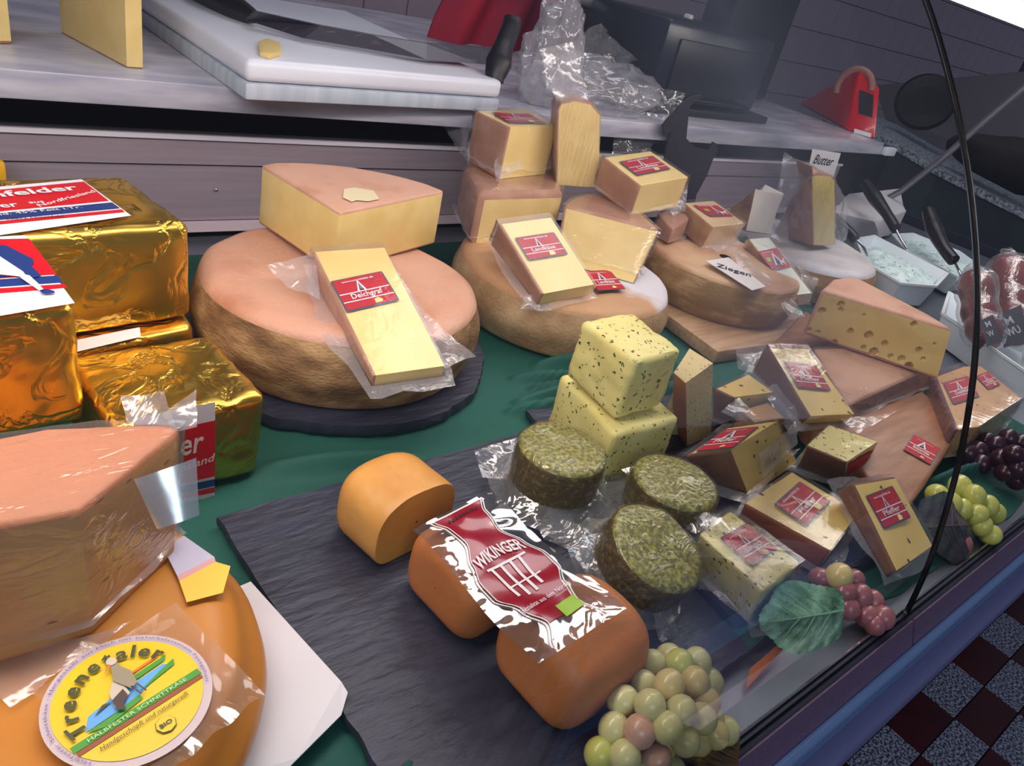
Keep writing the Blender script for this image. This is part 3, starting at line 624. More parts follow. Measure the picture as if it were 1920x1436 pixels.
# ---- whole wheels
def wheel(cx, cy, r, z0, h, m_side, m_top, label, seed=0, sag=0.0, group=None, bulge=.008, tilt=None, rr=.016):
    prof = [(0, 0), (r * .5, 0), (r - rr - .004, 0)]
    for a in (-80, -60, -40, -20): prof.append((r - bulge - .008 + .008 * math.cos(math.radians(a)), .010 + .010 * math.sin(math.radians(a))))
    for k in range(1, 8): t = k / 8; prof.append((r - bulge + bulge * math.sin(math.pi * t), .010 + (h - rr * .75 - .010) * t))
    for a in (10, 30, 50, 70, 85): prof.append((r - bulge - rr + rr * math.cos(math.radians(a)), h - rr * .75 + rr * .75 * math.sin(math.radians(a))))
    for k in range(1, 12): t = k / 12; prof.append(((r - bulge - rr) * (1 - t), h - sag * math.sin(t * math.pi / 2) ** 1.5))
    n = 96; V = []; Fc = []; idx = []
    for q, z in prof:
        for k in range(n):
            a = 2 * math.pi * k / n; p = Vector((cx + q * math.cos(a), cy + q * math.sin(a), z0 + z))
            nz = noise.noise(Vector((p.x * 22, p.y * 22, z * 30 + seed))) * .0022 + noise.noise(Vector((p.x * 7, p.y * 7, seed))) * .003
            if z > h * .5: p.z += nz * (1 if q < r - .02 else .6)
            if z > .012 and q > r * .8: p += Vector((math.cos(a), math.sin(a), 0)) * nz * .7
            V.append(p)
    for i in range(len(prof) - 1):
        for k in range(n):
            Fc.append((i * n + k, i * n + (k + 1) % n, (i + 1) * n + (k + 1) % n, (i + 1) * n + k)); idx.append(1 if i >= 14 else 0)
    bm = bmesh.new(); me = mk(V, Fc, [m_side, m_top], idx); bm.from_mesh(me); bmesh.ops.remove_doubles(bm, verts=bm.verts[:], dist=1e-6)
    bmesh.ops.recalc_face_normals(bm, faces=bm.faces[:]); bm.to_mesh(me); bm.free()
    o = put('whole_cheese', me, smooth=True); return tag(o, label, 'cheese wheel', group)
side1 = mat('wheel_side_brown', (104, 74, 46), .72, rgb2=(188, 150, 104), scale=20, stretch=(1, 1, 2.2), bump=.7, bscale=200, rgb3=(142, 106, 70), lo=.36, hi=.66, detail=10)
top1 = mat('wheel_top_pink', (206, 160, 138), .5, rgb2=(182, 126, 100), scale=10, bump=.6, bscale=150, rgb3=(206, 154, 128), lo=.36, hi=.68, detail=10)
side2 = mat('wheel_side_tan', (158, 122, 84), .7, rgb2=(190, 158, 120), scale=22, bump=.7, bscale=220, lo=.38, hi=.64, detail=10)
def bloom(M, cx, cy, rad, rgb):
    nt = M.node_tree; N = nt.nodes; L = nt.links; b = N['Principled BSDF']; src = b.inputs['Base Color'].links[0].from_socket
    tc = [n for n in N if n.type == 'TEX_COORD'][0]; vd = N.new('ShaderNodeVectorMath'); vd.operation = 'DISTANCE'; vd.inputs[1].default_value = (cx, cy, .07); L.new(tc.outputs['Object'], vd.inputs[0])
    n = N.new('ShaderNodeTexNoise'); n.inputs['Scale'].default_value = 28; n.inputs['Detail'].default_value = 6; L.new(tc.outputs['Object'], n.inputs['Vector'])
    ma = N.new('ShaderNodeMath'); ma.operation = 'MULTIPLY_ADD'; ma.inputs[1].default_value = -.09; L.new(n.outputs['Fac'], ma.inputs[0]); L.new(vd.outputs['Value'], ma.inputs[2])
    mr = N.new('ShaderNodeMapRange'); mr.inputs[1].default_value = rad; mr.inputs[2].default_value = rad - .035; L.new(ma.outputs[0], mr.inputs[0])
    mx = N.new('ShaderNodeMix'); mx.data_type = 'RGBA'; L.new(mr.outputs[0], mx.inputs[0]); L.new(src, mx.inputs[6]); mx.inputs[7].default_value = lin(rgb); L.new(mx.outputs[2], b.inputs['Base Color'])
top2 = mat('wheel_top_tan', (196, 152, 112), .65, rgb2=(184, 138, 100), scale=10, bump=.5, bscale=260)
bloom(top2, .84, .60, .05, (214, 210, 218))
side3 = mat('wheel_side_olive', (140, 106, 60), .75, rgb2=(192, 158, 108), scale=22, stretch=(1, 1, 3), bump=.8, bscale=180, rgb3=(150, 116, 70), lo=.36, hi=.66, detail=10)
top3 = mat('wheel_top_buff', (208, 172, 134), .6, rgb2=(186, 140, 108), scale=14, bump=.8, bscale=120, lo=.38, hi=.62, detail=10)
mould = mat('white_mould', (205, 205, 215), .8, rgb2=(175, 165, 160), scale=12, bump=.5, bscale=200, lo=.35, hi=.75)
side5 = mat('wheel_side_amber', (214, 144, 58), .34, rgb2=(196, 122, 42), scale=6, bump=.12, bscale=120, sss=.05)
wheel(.377, .665, .154, .012, .083, side1, top1, 'largest whole cheese wheel, pinkish top and brown sides, on a round slate', 1, sag=.004)
wheel(.729, .681, .156, .0, .075, side2, top2, 'tan whole cheese wheel beneath the stack of wrapped country cheeses', 5)
wheel(1.035, .637, .132, .020, .068, side3, top3, 'olive-brown goat cheese wheel on a pale wooden board', 8, rr=.010)
wheel(1.385, .705, .158, .0, .068, side3, mould, 'cheese wheel with a whitish mouldy top, furthest back beside the white trays', 12)
wheel(.0, .33, .146, .001, .062, side5, side5, 'smooth amber cheese wheel in the bottom left corner, under the round yellow sticker', 15, bulge=.012, rr=.022)
# ---- sector shaped pieces
def sector(tip, ra, rb, z0, z1, na=10, r_in=None):
    """tip, two rim ends (xy); radii may differ; returns top, bottom polygon, side flags"""
    t = Vector((tip[0], tip[1], 0)); a = Vector((ra[0], ra[1], 0)) - t; b = Vector((rb[0], rb[1], 0)) - t
    aa = math.atan2(a.y, a.x); ab = math.atan2(b.y, b.x)
    while ab < aa: ab += 2 * math.pi
    pts = [t]
    for k in range(na + 1):
        s_ = k / na; an = aa + (ab - aa) * s_; rad = a.length + (b.length - a.length) * s_
        pts.append(t + Vector((math.cos(an), math.sin(an), 0)) * rad)
    return [Vector((p.x, p.y, z1)) for p in pts], [Vector((p.x, p.y, z0)) for p in pts], [1] + [0] * na + [1]
T, B, sd = sector((.361, .661), (.531, .724), (.337, .806), .096, .165)
t = empty('cheese_quarter', (.41, .74, .096), 'large unwrapped quarter of pinkish-rinded cheese on top of the largest wheel', 'cheese')
put('cheese', hull(T, B, [rind_pink, cut], side=sd, tmat=0, bmat=0, r=.0035, seg=3, sub=2, amp=.0012, nscale=28), t)
F_ = Flat(T[0] + Vector((0, 0, .0012)), (1, 0, 0), (0, 1, 0)); F_.poly_px([(645, 355), (664, 352), (700, 358), (712, 374), (690, 378), (668, 376), (660, 379), (643, 371)], mat('bare_patch', (222, 208, 170), .6), 1)
F_.build('rind_patch', t, 'bare cream patch on the rind')
F_ = None

# ---- labels
def red_label(quad, n_, o_, parent, name_txt, goat=False, label=None, rot=0):
    """quad: the label's four corners in the photo, on the plane through o_ with normal n_"""
    q = [PP(u, v, o_, n_) for u, v in quad]
    c = sum(q, Vector()) / 4; xd = ((q[1] - q[0]) + (q[2] - q[3])) / 2; yd = ((q[0] - q[3]) + (q[1] - q[2])) / 2
    W_ = xd.length; H_ = yd.length; x = xd.normalized(); y = (yd - x * yd.dot(x)).normalized()
    ys = yd.normalized(); F = Flat(c - x * W_ / 2 - ys * H_ / 2 + n_ * .0008, x, y).skew(ys)
    if F.n.dot(n_) < 0: F.n = -F.n
    if goat:
        F.rect(0, 0, W_, H_, red, 1, W_ * .02); F.text('Bio Deich-Ziege', W_ * .12, H_ * .84, W_ * .6, white, 4, bold=.01)
        F.rect(W_ * .12, H_ * .42, W_ * .32, H_ * .62, mat('eco_green', (150, 190, 40), .4), 3)
        F.rect(W_ * .05, H_ * .12, W_ * .55, H_ * .18, mat('teal_print', (60, 120, 130), .4), 3)
        mill(F, W_ * .56, H_ * .20, H_ * .55)
        F.poly([(W_ * .60, H_ * .36), (W_ * .84, H_ * .34), (W_ * .84, H_ * .12), (W_ * .79, H_ * .12), (W_ * .78, H_ * .26), (W_ * .68, H_ * .26), (W_ * .67, H_ * .12), (W_ * .62, H_ * .12)], white, 4)
        F.poly([(W_ * .80, H_ * .34), (W_ * .88, H_ * .46), (W_ * .93, H_ * .40), (W_ * .85, H_ * .30)], white, 4)
    else:
        F.rect(0, 0, W_, H_, redgrey, 1, W_ * .04); e = W_ * .03
        F.rect(e, e, W_ - e, H_ - e, red, 2, W_ * .025)
        F.text('www.ostenfelder.de', W_ * .17, H_ * .83, W_ * .60, white, 4, bold=.008)
        mill(F, W_ * .45, H_ * .50, H_ * .32)
        F.rect(e, H_ * .485, W_ - e, H_ * .515, white, 3); F.rect(e, H_ * .235, W_ - e, H_ * .265, white, 3)
        L_ = W_ * min(.58, .085 * len(name_txt)); F.text(name_txt, W_ * .5 - L_ / 2, H_ * .31, L_, white, 4, cap=H_ * .16, bold=.01)
        a, b, s_ = W_ * .56, H_ * .06, W_ * .15
        F.poly([(a, b), (a + s_ * .9, b), (a + s_, b + s_ * .45), (a + s_ * .6, b + s_ * .85), (a + s_ * .1, b + s_ * .7)], cheeseprint, 4)
    return F.build('label', parent, label)
def mill(F, a, b, h):
    w_ = h * .30
    F.poly([(a - w_, b), (a - w_ * .55, b), (a + w_ * .12, b + h), (a - w_ * .1, b + h)], white, 4)
    F.poly([(a + w_, b), (a + w_ * .55, b), (a - w_ * .12, b + h), (a + w_ * .1, b + h)], white, 5)
    F.poly([(a - w_ * .3, b + h * .12), (a + w_ * .3, b + h * .12), (a + w_ * .12, b + h * .6), (a - w_ * .12, b + h * .6)], mat('mill_blue', (70, 130, 150), .4), 6)

def pack(top, bot, label, cat='cheese', name='wrapped_cheese', mats=None, side=(0, 1, 1, 0), tmat=1, bmat=1, r=.003, lab=None, wrap=True, flange=.014, flaps=(), seed=0.0, sub=2, camp=.0008, filmm=None, grp=None, nlow=.15, amp=.0012, lab_extra=None, goat=False, skirt=True):
    top = [Vector(p) for p in top]; bot = [Vector(p) for p in bot]
    c = sum(bot, Vector()) / len(bot)
    t = empty(name, c, label, cat, grp)
    put('cheese', hull(top, bot, mats or [rind, cut_pale], side=list(side), tmat=tmat, bmat=bmat, r=r, seg=3, sub=sub, amp=camp, nscale=35, seed=seed), t)
    n_ = (top[1] - top[0]).cross(top[3 if len(top) == 4 else -1] - top[0]).normalized(); 
    if n_.dot(sum(top, Vector()) / len(top) - sum(bot, Vector()) / len(bot)) < 0: n_ = -n_
    o_ = sum(top, Vector()) / len(top)
    if lab: red_label(lab[1], n_, o_ + n_ * (.0004 + camp * .4), t, lab[0], goat=goat)
    if wrap: wrap_film(top, bot, t, filmm or film, flange=flange, seed=seed, flaps=flaps, low=nlow, amp=amp, skirt=skirt, off=.0012 + .0016 * (lab is not None))
    return t, n_, o_
def rect4(k): return hexa(k)

# big quarter front slice
T, B = hexa('deichgraf')
pack(T, B, 'wrapped cheese slice with a red label and shiny lower end leaning on the largest wheel', lab=('Deichgraf', [(617, 529), (717, 510), (748, 564), (651, 588)]), side=(0, 1, 1, 0), seed=1.0, flange=.020,
     flaps=[([P(500, 500, .115), P(590, 470, .125), P(600, 560, .105), P(540, 540, .105)]), ([P(800, 590, .115), P(895, 665, .10), P(835, 690, .098), P(760, 640, .105)])])
# stack on the tan wheel
T, B = hexa('half')
T = [P(869, 309, .150), P(1040, 300, .150), P(1057, 356, .150), P(899, 359, .150)]; B = [p - Vector((0, 0, .075)) for p in T]; B = [Vector((p.x, p.y, .075)) for p in T]
pack(T, B, 'half block of cheese in crinkled stretch film, lowest of the stack on the tan wheel', mats=[rind, cut], side=(0, 1, 1, 0), tmat=0, r=.012, filmm=film_wrinkly, flange=.006, seed=2.0, amp=.002)
T = [P(891, 207, .2235), P(987, 204, .2235), P(1044, 236, .2235), P(955, 239, .2235)]; B = [Vector((p.x, p.y, .1515)) for p in T]
pack(T, B, 'wrapped block with red label, topmost at the left of the stack on the tan wheel', lab=('Landkäse', [(921, 212), (990, 214), (1027, 234), (952, 231)]), seed=3.0, flange=.012,
     flaps=[([P(808, 200, .19), P(885, 205, .205), P(880, 310, .165), P(862, 285, .16)]), ([P(930, 300, .18), P(975, 245, .20), P(975, 315, .17), P(930, 340, .155)])])
T, B = hexa('tall')
fr = [P(1046, 195, .245), P(1060, 187, .250), P(1100, 190, .250), P(1124, 212, .242), P(1122, 350, .128), P(1060, 352, .1515), P(1042, 344, .1515)]
fr = [PY(u, v, .80) for u, v in [(1045, 205), (1052, 192), (1078, 186), (1108, 192), (1125, 212), (1122, 352), (1042, 346)]]
bk = [p + Vector((.040, .060, -.002)) for p in fr]
t = empty('wrapped_cheese', Vector((.86, .84, .1515)), 'tall pale wedge standing upright in crinkled film beside the topmost labelled block', 'cheese')
put('cheese', hull(fr, bk, [rind, cut_pale], side=[0, 0, 0, 0, 1, 1, 0], tmat=1, bmat=0, r=.003, seg=2, sub=2, amp=.0008), t)
wrap_film([p for p in fr], [p for p in bk], t, film_mat('crinkled_film_bright', gloss=.10, haze=.05, rough=.10, bump=1.0, bscale=70, stretch=(3, 3, .35)), flange=0, skirt=False, low=0,
          flaps=[([PY(1010, 90, .83), PY(1075, 75, .84), PY(1105, 192, .82), PY(1045, 200, .82)], .006, 18, 3.0, 40)] and [[PY(1012, 92, .83), PY(1072, 78, .84), PY(1105, 192, .82), PY(1045, 200, .82)]], seed=4.0, amp=.0015)
T, B = hexa('lk_right')
pack(T, B, 'red-labelled wrapped block leaning right of the stack, just in front of the black goat', lab=('Landkäse', [(1159, 304), (1224, 293), (1257, 318), (1195, 331)]), seed=5.0, flange=.012,
     flaps=[([P(1240, 375, .14), P(1290, 345, .165), P(1285, 395, .135), P(1262, 405, .13)]), [P(1170, 400, .13), P(1205, 380, .14), P(1195, 425, .125), P(1175, 440, .12)]])
# big wrapped sector
zt = .135
tip = P(1239, 432, zt); a1 = P(1057, 385, zt); b1 = P(1140, 358, zt)
pts = [tip, b1 + Vector((.02, .0, 0)), P(1100, 362, zt), P(1072, 372, zt), a1]
bots = [Vector((p.x, p.y, .0765)) for p in pts]; bots[0] = P(1192, 532, .0765); bots[-1] = P(1042, 488, .0765)
pack(pts, bots, 'large cheese wedge in stretch film at the right of the tan wheel', mats=[rind, cut], side=(0, 0, 0, 0, 1), tmat=0, r=.004, filmm=film_wrinkly, flange=.006, seed=6.0, amp=.002)
T, B = hexa('lk_front')
pack(T, B, 'wrapped slice with red label leaning at the front of the tan wheel', lab=('Landkäse', [(964, 447), (1038, 436), (1065, 478), (991, 490)]), seed=7.0, flange=.015, r=.004,
     flaps=[[P(985, 555, .075), P(1014, 552, .08), P(1012, 582, .065), P(975, 578, .065)]])
# loose label lying on the tan wheel
tz = .0795
t = empty('paper_label', P(1140, 540, tz), 'loose red and grey label lying flat on the tan wheel behind the leaning slice', 'label')
red_label([(1095, 505), (1140, 512), (1176, 538), (1117, 553)], Vector((0, 0, 1)), Vector((0, 0, tz)), t, 'Landkäse')

# goat wheel group
T, B = hexa('dz_block')
pack(T, B, 'small wrapped block with a red goat cheese label lying on the goat cheese wheel', lab=('', [(1299, 385), (1343, 386), (1376, 406), (1331, 407)]), goat=True, seed=8.0, flange=.012, side=(0, 1, 1, 0), mats=[rind_brown, mat('cut_ivory', (226, 196, 150), .4, rgb2=(218, 186, 140), scale=20)],
     flaps=[[P(1330, 460, .095), P(1372, 430, .105), P(1380, 455, .10), P(1345, 475, .09)]])
T = [P(1234, 400, .125), P(1278, 380, .125), P(1292, 410, .125), P(1262, 430, .115)]; B = [Vector((p.x, p.y, .09)) for p in T]
pack(T, B, 'small wrapped pinkish piece left of the goat label block on the goat cheese wheel', side=(0, 0, 0, 0), tmat=0, mats=[rind, cut], seed=9.0, flange=.008)
z0 = .090
fr = [PY(1415, 354, .70), PY(1442, 361, .70), PY(1470, 363, .70), PY(1456, 400, .70), PY(1444, 441, .70), PY(1397, 434, .70), PY(1408, 395, .70)]
lowz = min(p.z for p in fr)
bk = [PY(1378, 386, .77), PY(1400, 380, .77), fr[2] + Vector((.01, .05, 0)), fr[3] + Vector((.01, .05, 0)), fr[4] + Vector((.01, .05, 0)), PY(1352, 412, .76), PY(1360, 398, .77)]
t = empty('goat_cheese_wedge', fr[5], 'white goat cheese wedge with brown rind standing between goat wheel and mouldy wheel', 'cheese')
ivory = mat('goat_white', (238, 232, 226), .5, rgb2=(236, 216, 190), scale=10, lo=.5, hi=.75)
put('cheese', hull(fr, bk, [rind_brown, ivory], side=[1, 1, 1, 1, 0, 0, 0], tmat=1, bmat=0, r=.002, sub=1, amp=.0006), t)
fr = [PY(1521, 330, .66), PY(1530, 326, .66), PY(1558, 328, .66), PY(1567, 338, .66), PY(1566, 458, .66), PY(1525, 459, .66)]
bk = [PY(1497, 348, .74), PY(1505, 342, .74), fr[2] + Vector((.02, .09, 0)), fr[3] + Vector((.02, .09, 0)), fr[4] + Vector((.02, .09, 0)), PY(1448, 442, .76)]
t = empty('wrapped_cheese', Vector((1.36, .72, .07)), 'yellow wedge in a clear bag standing on the mouldy wheel, below the butter sign', 'cheese')
yel = mat('cheese_cut_yellow', (222, 198, 96), .4, rgb2=(210, 184, 84), scale=14, stretch=(2, 2, .3))
put('cheese', hull(fr, bk, [rind, yel], side=[0, 0, 0, 0, 1, 0], tmat=1, bmat=0, r=.003, sub=2, amp=.001), t)
wrap_film(fr, bk, t, MATS['crinkled_film_bright'], flange=0, skirt=False, low=0, amp=.003, seed=11.0,
          flaps=[[PY(1470, 285, .78), PY(1530, 320, .72), PY(1520, 345, .70), PY(1450, 400, .74)], [PY(1566, 340, .67), PY(1590, 380, .68), PY(1588, 450, .68), PY(1566, 455, .66)], [PY(1440, 440, .70), PY(1470, 380, .74), PY(1480, 455, .68), PY(1455, 455, .68)]])
T, B = hexa('ziegslice')
pack(T, B, 'slim wrapped white goat cheese slice with red label lying across the Ziegen card', lab=('', [(1421, 471), (1455, 467), (1483, 499), (1447, 511)]), goat=True, seed=12.0, flange=.010, mats=[rind_brown, mat('goat_pale', (214, 226, 216), .35, rgb2=(226, 228, 206), scale=8)],
     flaps=[[P(1358, 462, .105), P(1382, 462, .108), P(1450, 530, .09), P(1425, 545, .085)], [P(1440, 520, .085), P(1465, 530, .085), P(1510, 590, .065), P(1480, 600, .06)], [P(1495, 500, .09), P(1535, 525, .085), P(1525, 545, .08), P(1505, 530, .08)]])
# sign card "Ziegen"
def card(px, z, label, cat='sign', th=.0008, tilt=0.0, name='price_card'):
    zz = z if isinstance(z, (list, tuple)) else [z] * len(px)
    q = [P(u, v, a) for (u, v), a in zip(px, zz)]; t = empty(name, q[-1], label, cat)
    n_ = (q[1] - q[0]).cross(q[2] - q[0]).normalized()
    if n_.dot(CAM - q[0]) < 0: n_ = -n_
    put('card', hull([p + n_ * th for p in q], q, [white], r=0), t); return t, n_, q[0] + n_ * th
t, n_, o_ = card([(1324, 490), (1366, 483), (1436, 538), (1410, 545)], .0935, 'white card reading Ziegen lying on the goat cheese wheel, half covered')
F_ = Flat(o_, (P(1366, 483, .0935) - P(1324, 490, .0935)), (0, 1, 0)); F_.text_px('Ziegen', (1343, 500), (1408, 520), black, 2, cap=.018, shear=.0, bold=.01); F_.build('lettering', t)
t2 = empty('butter_sign', PY(1560, 330, .9), 'white card reading Butter standing behind the yellow bagged wedge', 'sign')
q = [PY(1523, 279, .9), PY(1576, 287, .9), PY(1562, 332, .9), PY(1514, 322, .9)]; nn = Vector((0, -1, 0))
put('card', hull([p + nn * .001 for p in q], q, [white], r=0), t2)
F_ = Flat(q[0] + nn * .0011, (1, 0, 0), (0, 0, 1)); F_.n = nn.copy(); F_.y = Vector((0, 0, 1)); F_.text_px('Butter', (1523, 306), (1558, 311), black, 2, cap=.022, shear=.2, bold=.01)
F_.build('lettering', t2)

# black goat silhouette
gy = .912
gpx = [(1240, 420), (1246, 300), (1249, 277), (1260, 247), (1254, 250), (1246, 255), (1243, 234), (1254, 220), (1267, 208), (1275, 197), (1292, 184), (1315, 177), (1319, 182), (1302, 189), (1292, 204), (1290, 230), (1287, 260), (1304, 276), (1329, 282), (1337, 266), (1345, 270), (1345, 284), (1337, 299), (1326, 328), (1306, 365), (1295, 420)]
gm = mat('black_sheet_metal', (30, 26, 34), .55)
q = [PY(u, v, gy) for u, v in gpx]; n = len(q)
bm = bmesh.new(); v1 = [bm.verts.new(p) for p in q]; v2 = [bm.verts.new(p + Vector((0, .003, 0))) for p in q]
from mathutils.geometry import tessellate_polygon
for a_, b_, c_ in tessellate_polygon([[Vector((p.x, p.z, 0)) for p in q]]): bm.faces.new((v1[a_], v1[b_], v1[c_])); bm.faces.new((v2[c_], v2[b_], v2[a_]))
for i in range(n): bm.faces.new((v1[i], v2[i], v2[(i + 1) % n], v1[(i + 1) % n]))
tag(put('goat_figure', bm_mesh(bm, gm)), 'black sheet metal silhouette of a horned goat standing at the back panel', 'figure')

# wedge with holes and the wrapped piece beneath
holed_m = mat('cheese_cut_holed', (222, 196, 130), .45, rgb2=(210, 180, 112), scale=14, bump=.15, bscale=140, sss=.06)
zt = .128
f1, f2 = P(1541, 542, zt), P(1785, 615, zt)
T = [f2, P(1740, 590, zt), P(1603, 517, zt), P(1563, 522, zt), f1]
B = [P(1756, 713, .056), P(1735, 650, .056) , Vector((T[2].x, T[2].y, .056)), Vector((T[3].x - .004, T[3].y, .056)), P(1504, 626, .056)]
B[1] = Vector((T[1].x + .005, T[1].y, .056))
t = empty('holed_cheese_wedge', B[-1], 'unwrapped wedge of cheese with holes and a pinkish rind, set above the reddish wooden board', 'cheese')
bm0 = hull(T, B, [rind_pink, holed_m], side=[1, 0, 0, 0, 1], tmat=0, bmat=0, r=.005, seg=3)
bm = bmesh.new(); bm.from_mesh(bm0)
fn = (B[-1] - T[-1]).cross(T[0] - T[-1]).normalized()
if fn.dot(CAM - T[0]) < 0: fn = -fn
holes = [(1541, 582, 7), (1577, 570, 7), (1576, 580, 5), (1594, 618, 6), (1628, 625, 8), (1658, 639, 6), (1713, 606, 6), (1637, 653, 8), (1646, 669, 6), (1668, 661, 5), (1688, 665, 7), (1701, 677, 8), (1662, 679, 5), (1721, 650, 6), (1565, 638, 5), (1516, 617, 5), (1618, 646, 5), (1534, 621, 4), (1694, 702, 6), (1728, 665, 4), (1505, 600, 3), (1620, 590, 3), (1750, 640, 3)]
hc = [(PP(u, v, T[-1], fn), r_ * .00068) for u, v, r_ in holes]
for it in range(16):
    es = []
    for e in bm.edges:
        if not any(f.material_index == 1 and abs(f.normal.dot(fn)) > .55 for f in e.link_faces): continue
        L_ = e.calc_length()
        if L_ < .0011: continue
        mp_ = (e.verts[0].co + e.verts[1].co) / 2; dm = min(max(0, ((mp_ - c) - fn * (mp_ - c).dot(fn)).length - r_) for c, r_ in hc)
        if L_ > .0011 + .55 * dm: es.append(e)
    if not es or len(bm.faces) > 120000: break
    bmesh.ops.subdivide_edges(bm, edges=es, cuts=1, use_grid_fill=False)
    bmesh.ops.triangulate(bm, faces=[f for f in bm.faces if len(f.verts) > 4]); bm.normal_update()
for v in bm.verts:
    for c, r_ in hc:
        dv = v.co - c
        if abs(dv.dot(fn)) > .02: continue
        d = (dv - fn * dv.dot(fn)).length
        if d < r_ * 1.05: v.co -= fn * r_ * 2.0 * math.sqrt(max(0, 1 - (d / r_ / 1.05) ** 2)); break
me = bpy.data.meshes.new('m'); bm.to_mesh(me); bm.free(); me.materials.append(rind_pink); me.materials.append(holed_m); autosmooth(me, .8); put('cheese', me, t)
zt = .062
T = [P(1530, 644, zt), P(1700, 640, zt), P(1770, 668, zt), P(1590, 750, zt)]
B = [Vector((p.x, p.y, .031)) for p in T]; B[3] = P(1599, 782, .031); B[2] = P(1765, 720, .031)
T2 = [Vector((p.x, p.y, .055)) for p in T]
pack([Vector((p.x, p.y, .0545)) for p in T], B, 'large wrapped wedge with a pinkish rind lying on the reddish board under the holed wedge', mats=[rind_pink, rind_dark], side=(0, 0, 1, 0), tmat=0, seed=13.0, filmm=film_wrinkly, flange=.010, r=.004)

# pepper cheeses
pk = dict(mats=[rind_dark, cut_pepper])
T, B = hexa('pfA')
pack(T, B, 'wrapped pepper cheese slice with red label propped up left of the holed wedge', lab=('Pfeffer', [(1467, 679), (1530, 685), (1557, 734), (1497, 728)]), seed=14.0, flange=.018, **pk,
     flaps=[[P(1575, 785, .045), P(1620, 780, .045), P(1680, 772, .05), P(1610, 812, .04)], [P(1380, 650, .075), P(1440, 642, .085), P(1410, 700, .055), P(1385, 690, .055)], [P(1430, 730, .055), P(1455, 720, .06), P(1520, 800, .035), P(1480, 815, .032)]])
T = [P(1337, 728, .055), P(1400, 700, .055), P(1450, 735, .055), P(1373, 745, .055)]; B = [Vector((p.x, p.y, .010)) for p in T]; B[3] = P(1373, 801, .01); B[0] = P(1335, 790, .01)
pack(T, B, 'wrapped pepper cheese block standing half hidden behind the leaning labelled slice', seed=15.0, flange=.010, side=(0, 1, 1, 0), **pk)
T = [P(1385, 768, .045), P(1440, 752, .045), P(1475, 785, .045), P(1415, 795, .045)]; B = [Vector((p.x, p.y, .008)) for p in T]
pack(T, B, 'small wrapped pepper cheese wedged between the hidden block and the sideways labelled block', seed=16.0, flange=.016, side=(1, 1, 1, 1), mats=[rind_dark, mat('cut_amber', (190, 140, 70), .4)],
     flaps=[[P(1355, 770, .05), P(1385, 745, .055), P(1425, 790, .045), P(1400, 800, .035)]])
T = [P(1358, 803, .060), P(1458, 789, .066), P(1368, 846, .062), P(1281, 855, .058)]
B = [P(1390, 880, .012), P(1494, 866, .014), P(1402, 934, .009), P(1318, 902, .012)]
pack(T, B, 'wrapped pepper cheese block turned sideways, red label on top, right of the herb rounds', lab=('Pfeffer', [(1356, 807), (1424, 801), (1373, 841), (1304, 849)]), seed=17.0, flange=.012, side=(1, 1, 0, 0), **pk,
     flaps=[[P(1425, 850, .05), P(1495, 790, .055), P(1500, 830, .045), P(1435, 895, .03)]])
T = [P(1512, 837, .056), P(1555, 797, .056), P(1645, 828, .056), P(1585, 867, .056)]; B = [Vector((p.x, p.y, .012)) for p in T]; B[0] = P(1492, 880, .012); B[3] = P(1578, 912, .010); B[2] = P(1625, 875, .012)
pack(T, B, 'wrapped herb cheese block with dark sides standing in front of the reddish board', mats=[rind_dark, cut_herb], side=(1, 1, 1, 0), seed=18.0, flange=.012)
# its red side label
bb = B
nn = (T[2] - T[3]).cross(T[3] - B[3]).normalized()
if nn.dot(CAM - T[3]) < 0: nn = -nn
par = [o for o in COL.objects if o.name.startswith('wrapped_cheese')][-1]
F_ = Flat(T[3] + nn * .0012, T[2] - T[3], T[3] - B[3]); 
if F_.n.dot(nn) < 0: F_.n = -F_.n
F_.poly_px([(1592, 868), (1638, 842), (1622, 868), (1586, 895)], red, 1); F_.build('label', par, 'plain red side label')
T = [P(1395, 945, .030), P(1485, 886, .030), P(1610, 960, .030), P(1554, 1034, .030)]; B = [Vector((p.x, p.y, .0075)) for p in T]
pack(T, B, 'broad flat wrapped pepper cheese with red label, reddish brown side towards the front', lab=('Pfeffer', [(1450, 947), (1498, 904), (1558, 941), (1511, 990)]), seed=19.0, flange=.012, mats=[mat('rind_red', (150, 78, 44), .5, rgb2=(134, 66, 38), scale=20), cut_pepper], side=(1, 1, 1, 0))
T, B = hexa('pfD')
T = [P(1597, 905, .062), P(1676, 892, .060), P(1748, 1023, .020), P(1679, 1072, .022)]; nd = (T[1] - T[0]).cross(T[3] - T[0]).normalized()
if nd.z > 0: nd = -nd
B = [p + nd * .022 for p in T[:2]] + [p + nd * .012 for p in T[2:]]
pack(T, B, 'wrapped pepper cheese slice with red label, furthest right beside the glass, tilted towards the rail', lab=('Pfeffer', [(1620, 929), (1672, 913), (1706, 969), (1657, 996)]), seed=20.0, flange=.014, **pk,
     flaps=[[P(1590, 930, .05), P(1610, 920, .05), P(1690, 1085, .012), P(1665, 1075, .012)]])
T = [P(1310, 1000, .050), P(1369, 956, .050), P(1502, 1053, .050), P(1429, 1109, .050)]; B = [Vector((p.x, p.y, .0085)) for p in T]; B[0] = P(1300, 1050, .0085); B[3] = P(1400, 1170, .0085)
pack(T, B, 'wrapped wild garlic cheese block with red label in front of the pepper cheeses', lab=('Bärlauch', [(1354, 1008), (1395, 984), (1463, 1029), (1401, 1066)]), mats=[cut_herb, cut_herb], side=(1, 1, 1, 1), seed=21.0, flange=.012, amp=.0018,
     flaps=[[P(1385, 1120, .03), P(1430, 1115, .03), P(1460, 1190, .008), P(1410, 1195, .008)], [P(1430, 1120, .035), P(1500, 1065, .04), P(1505, 1090, .02), P(1450, 1140, .012)]])

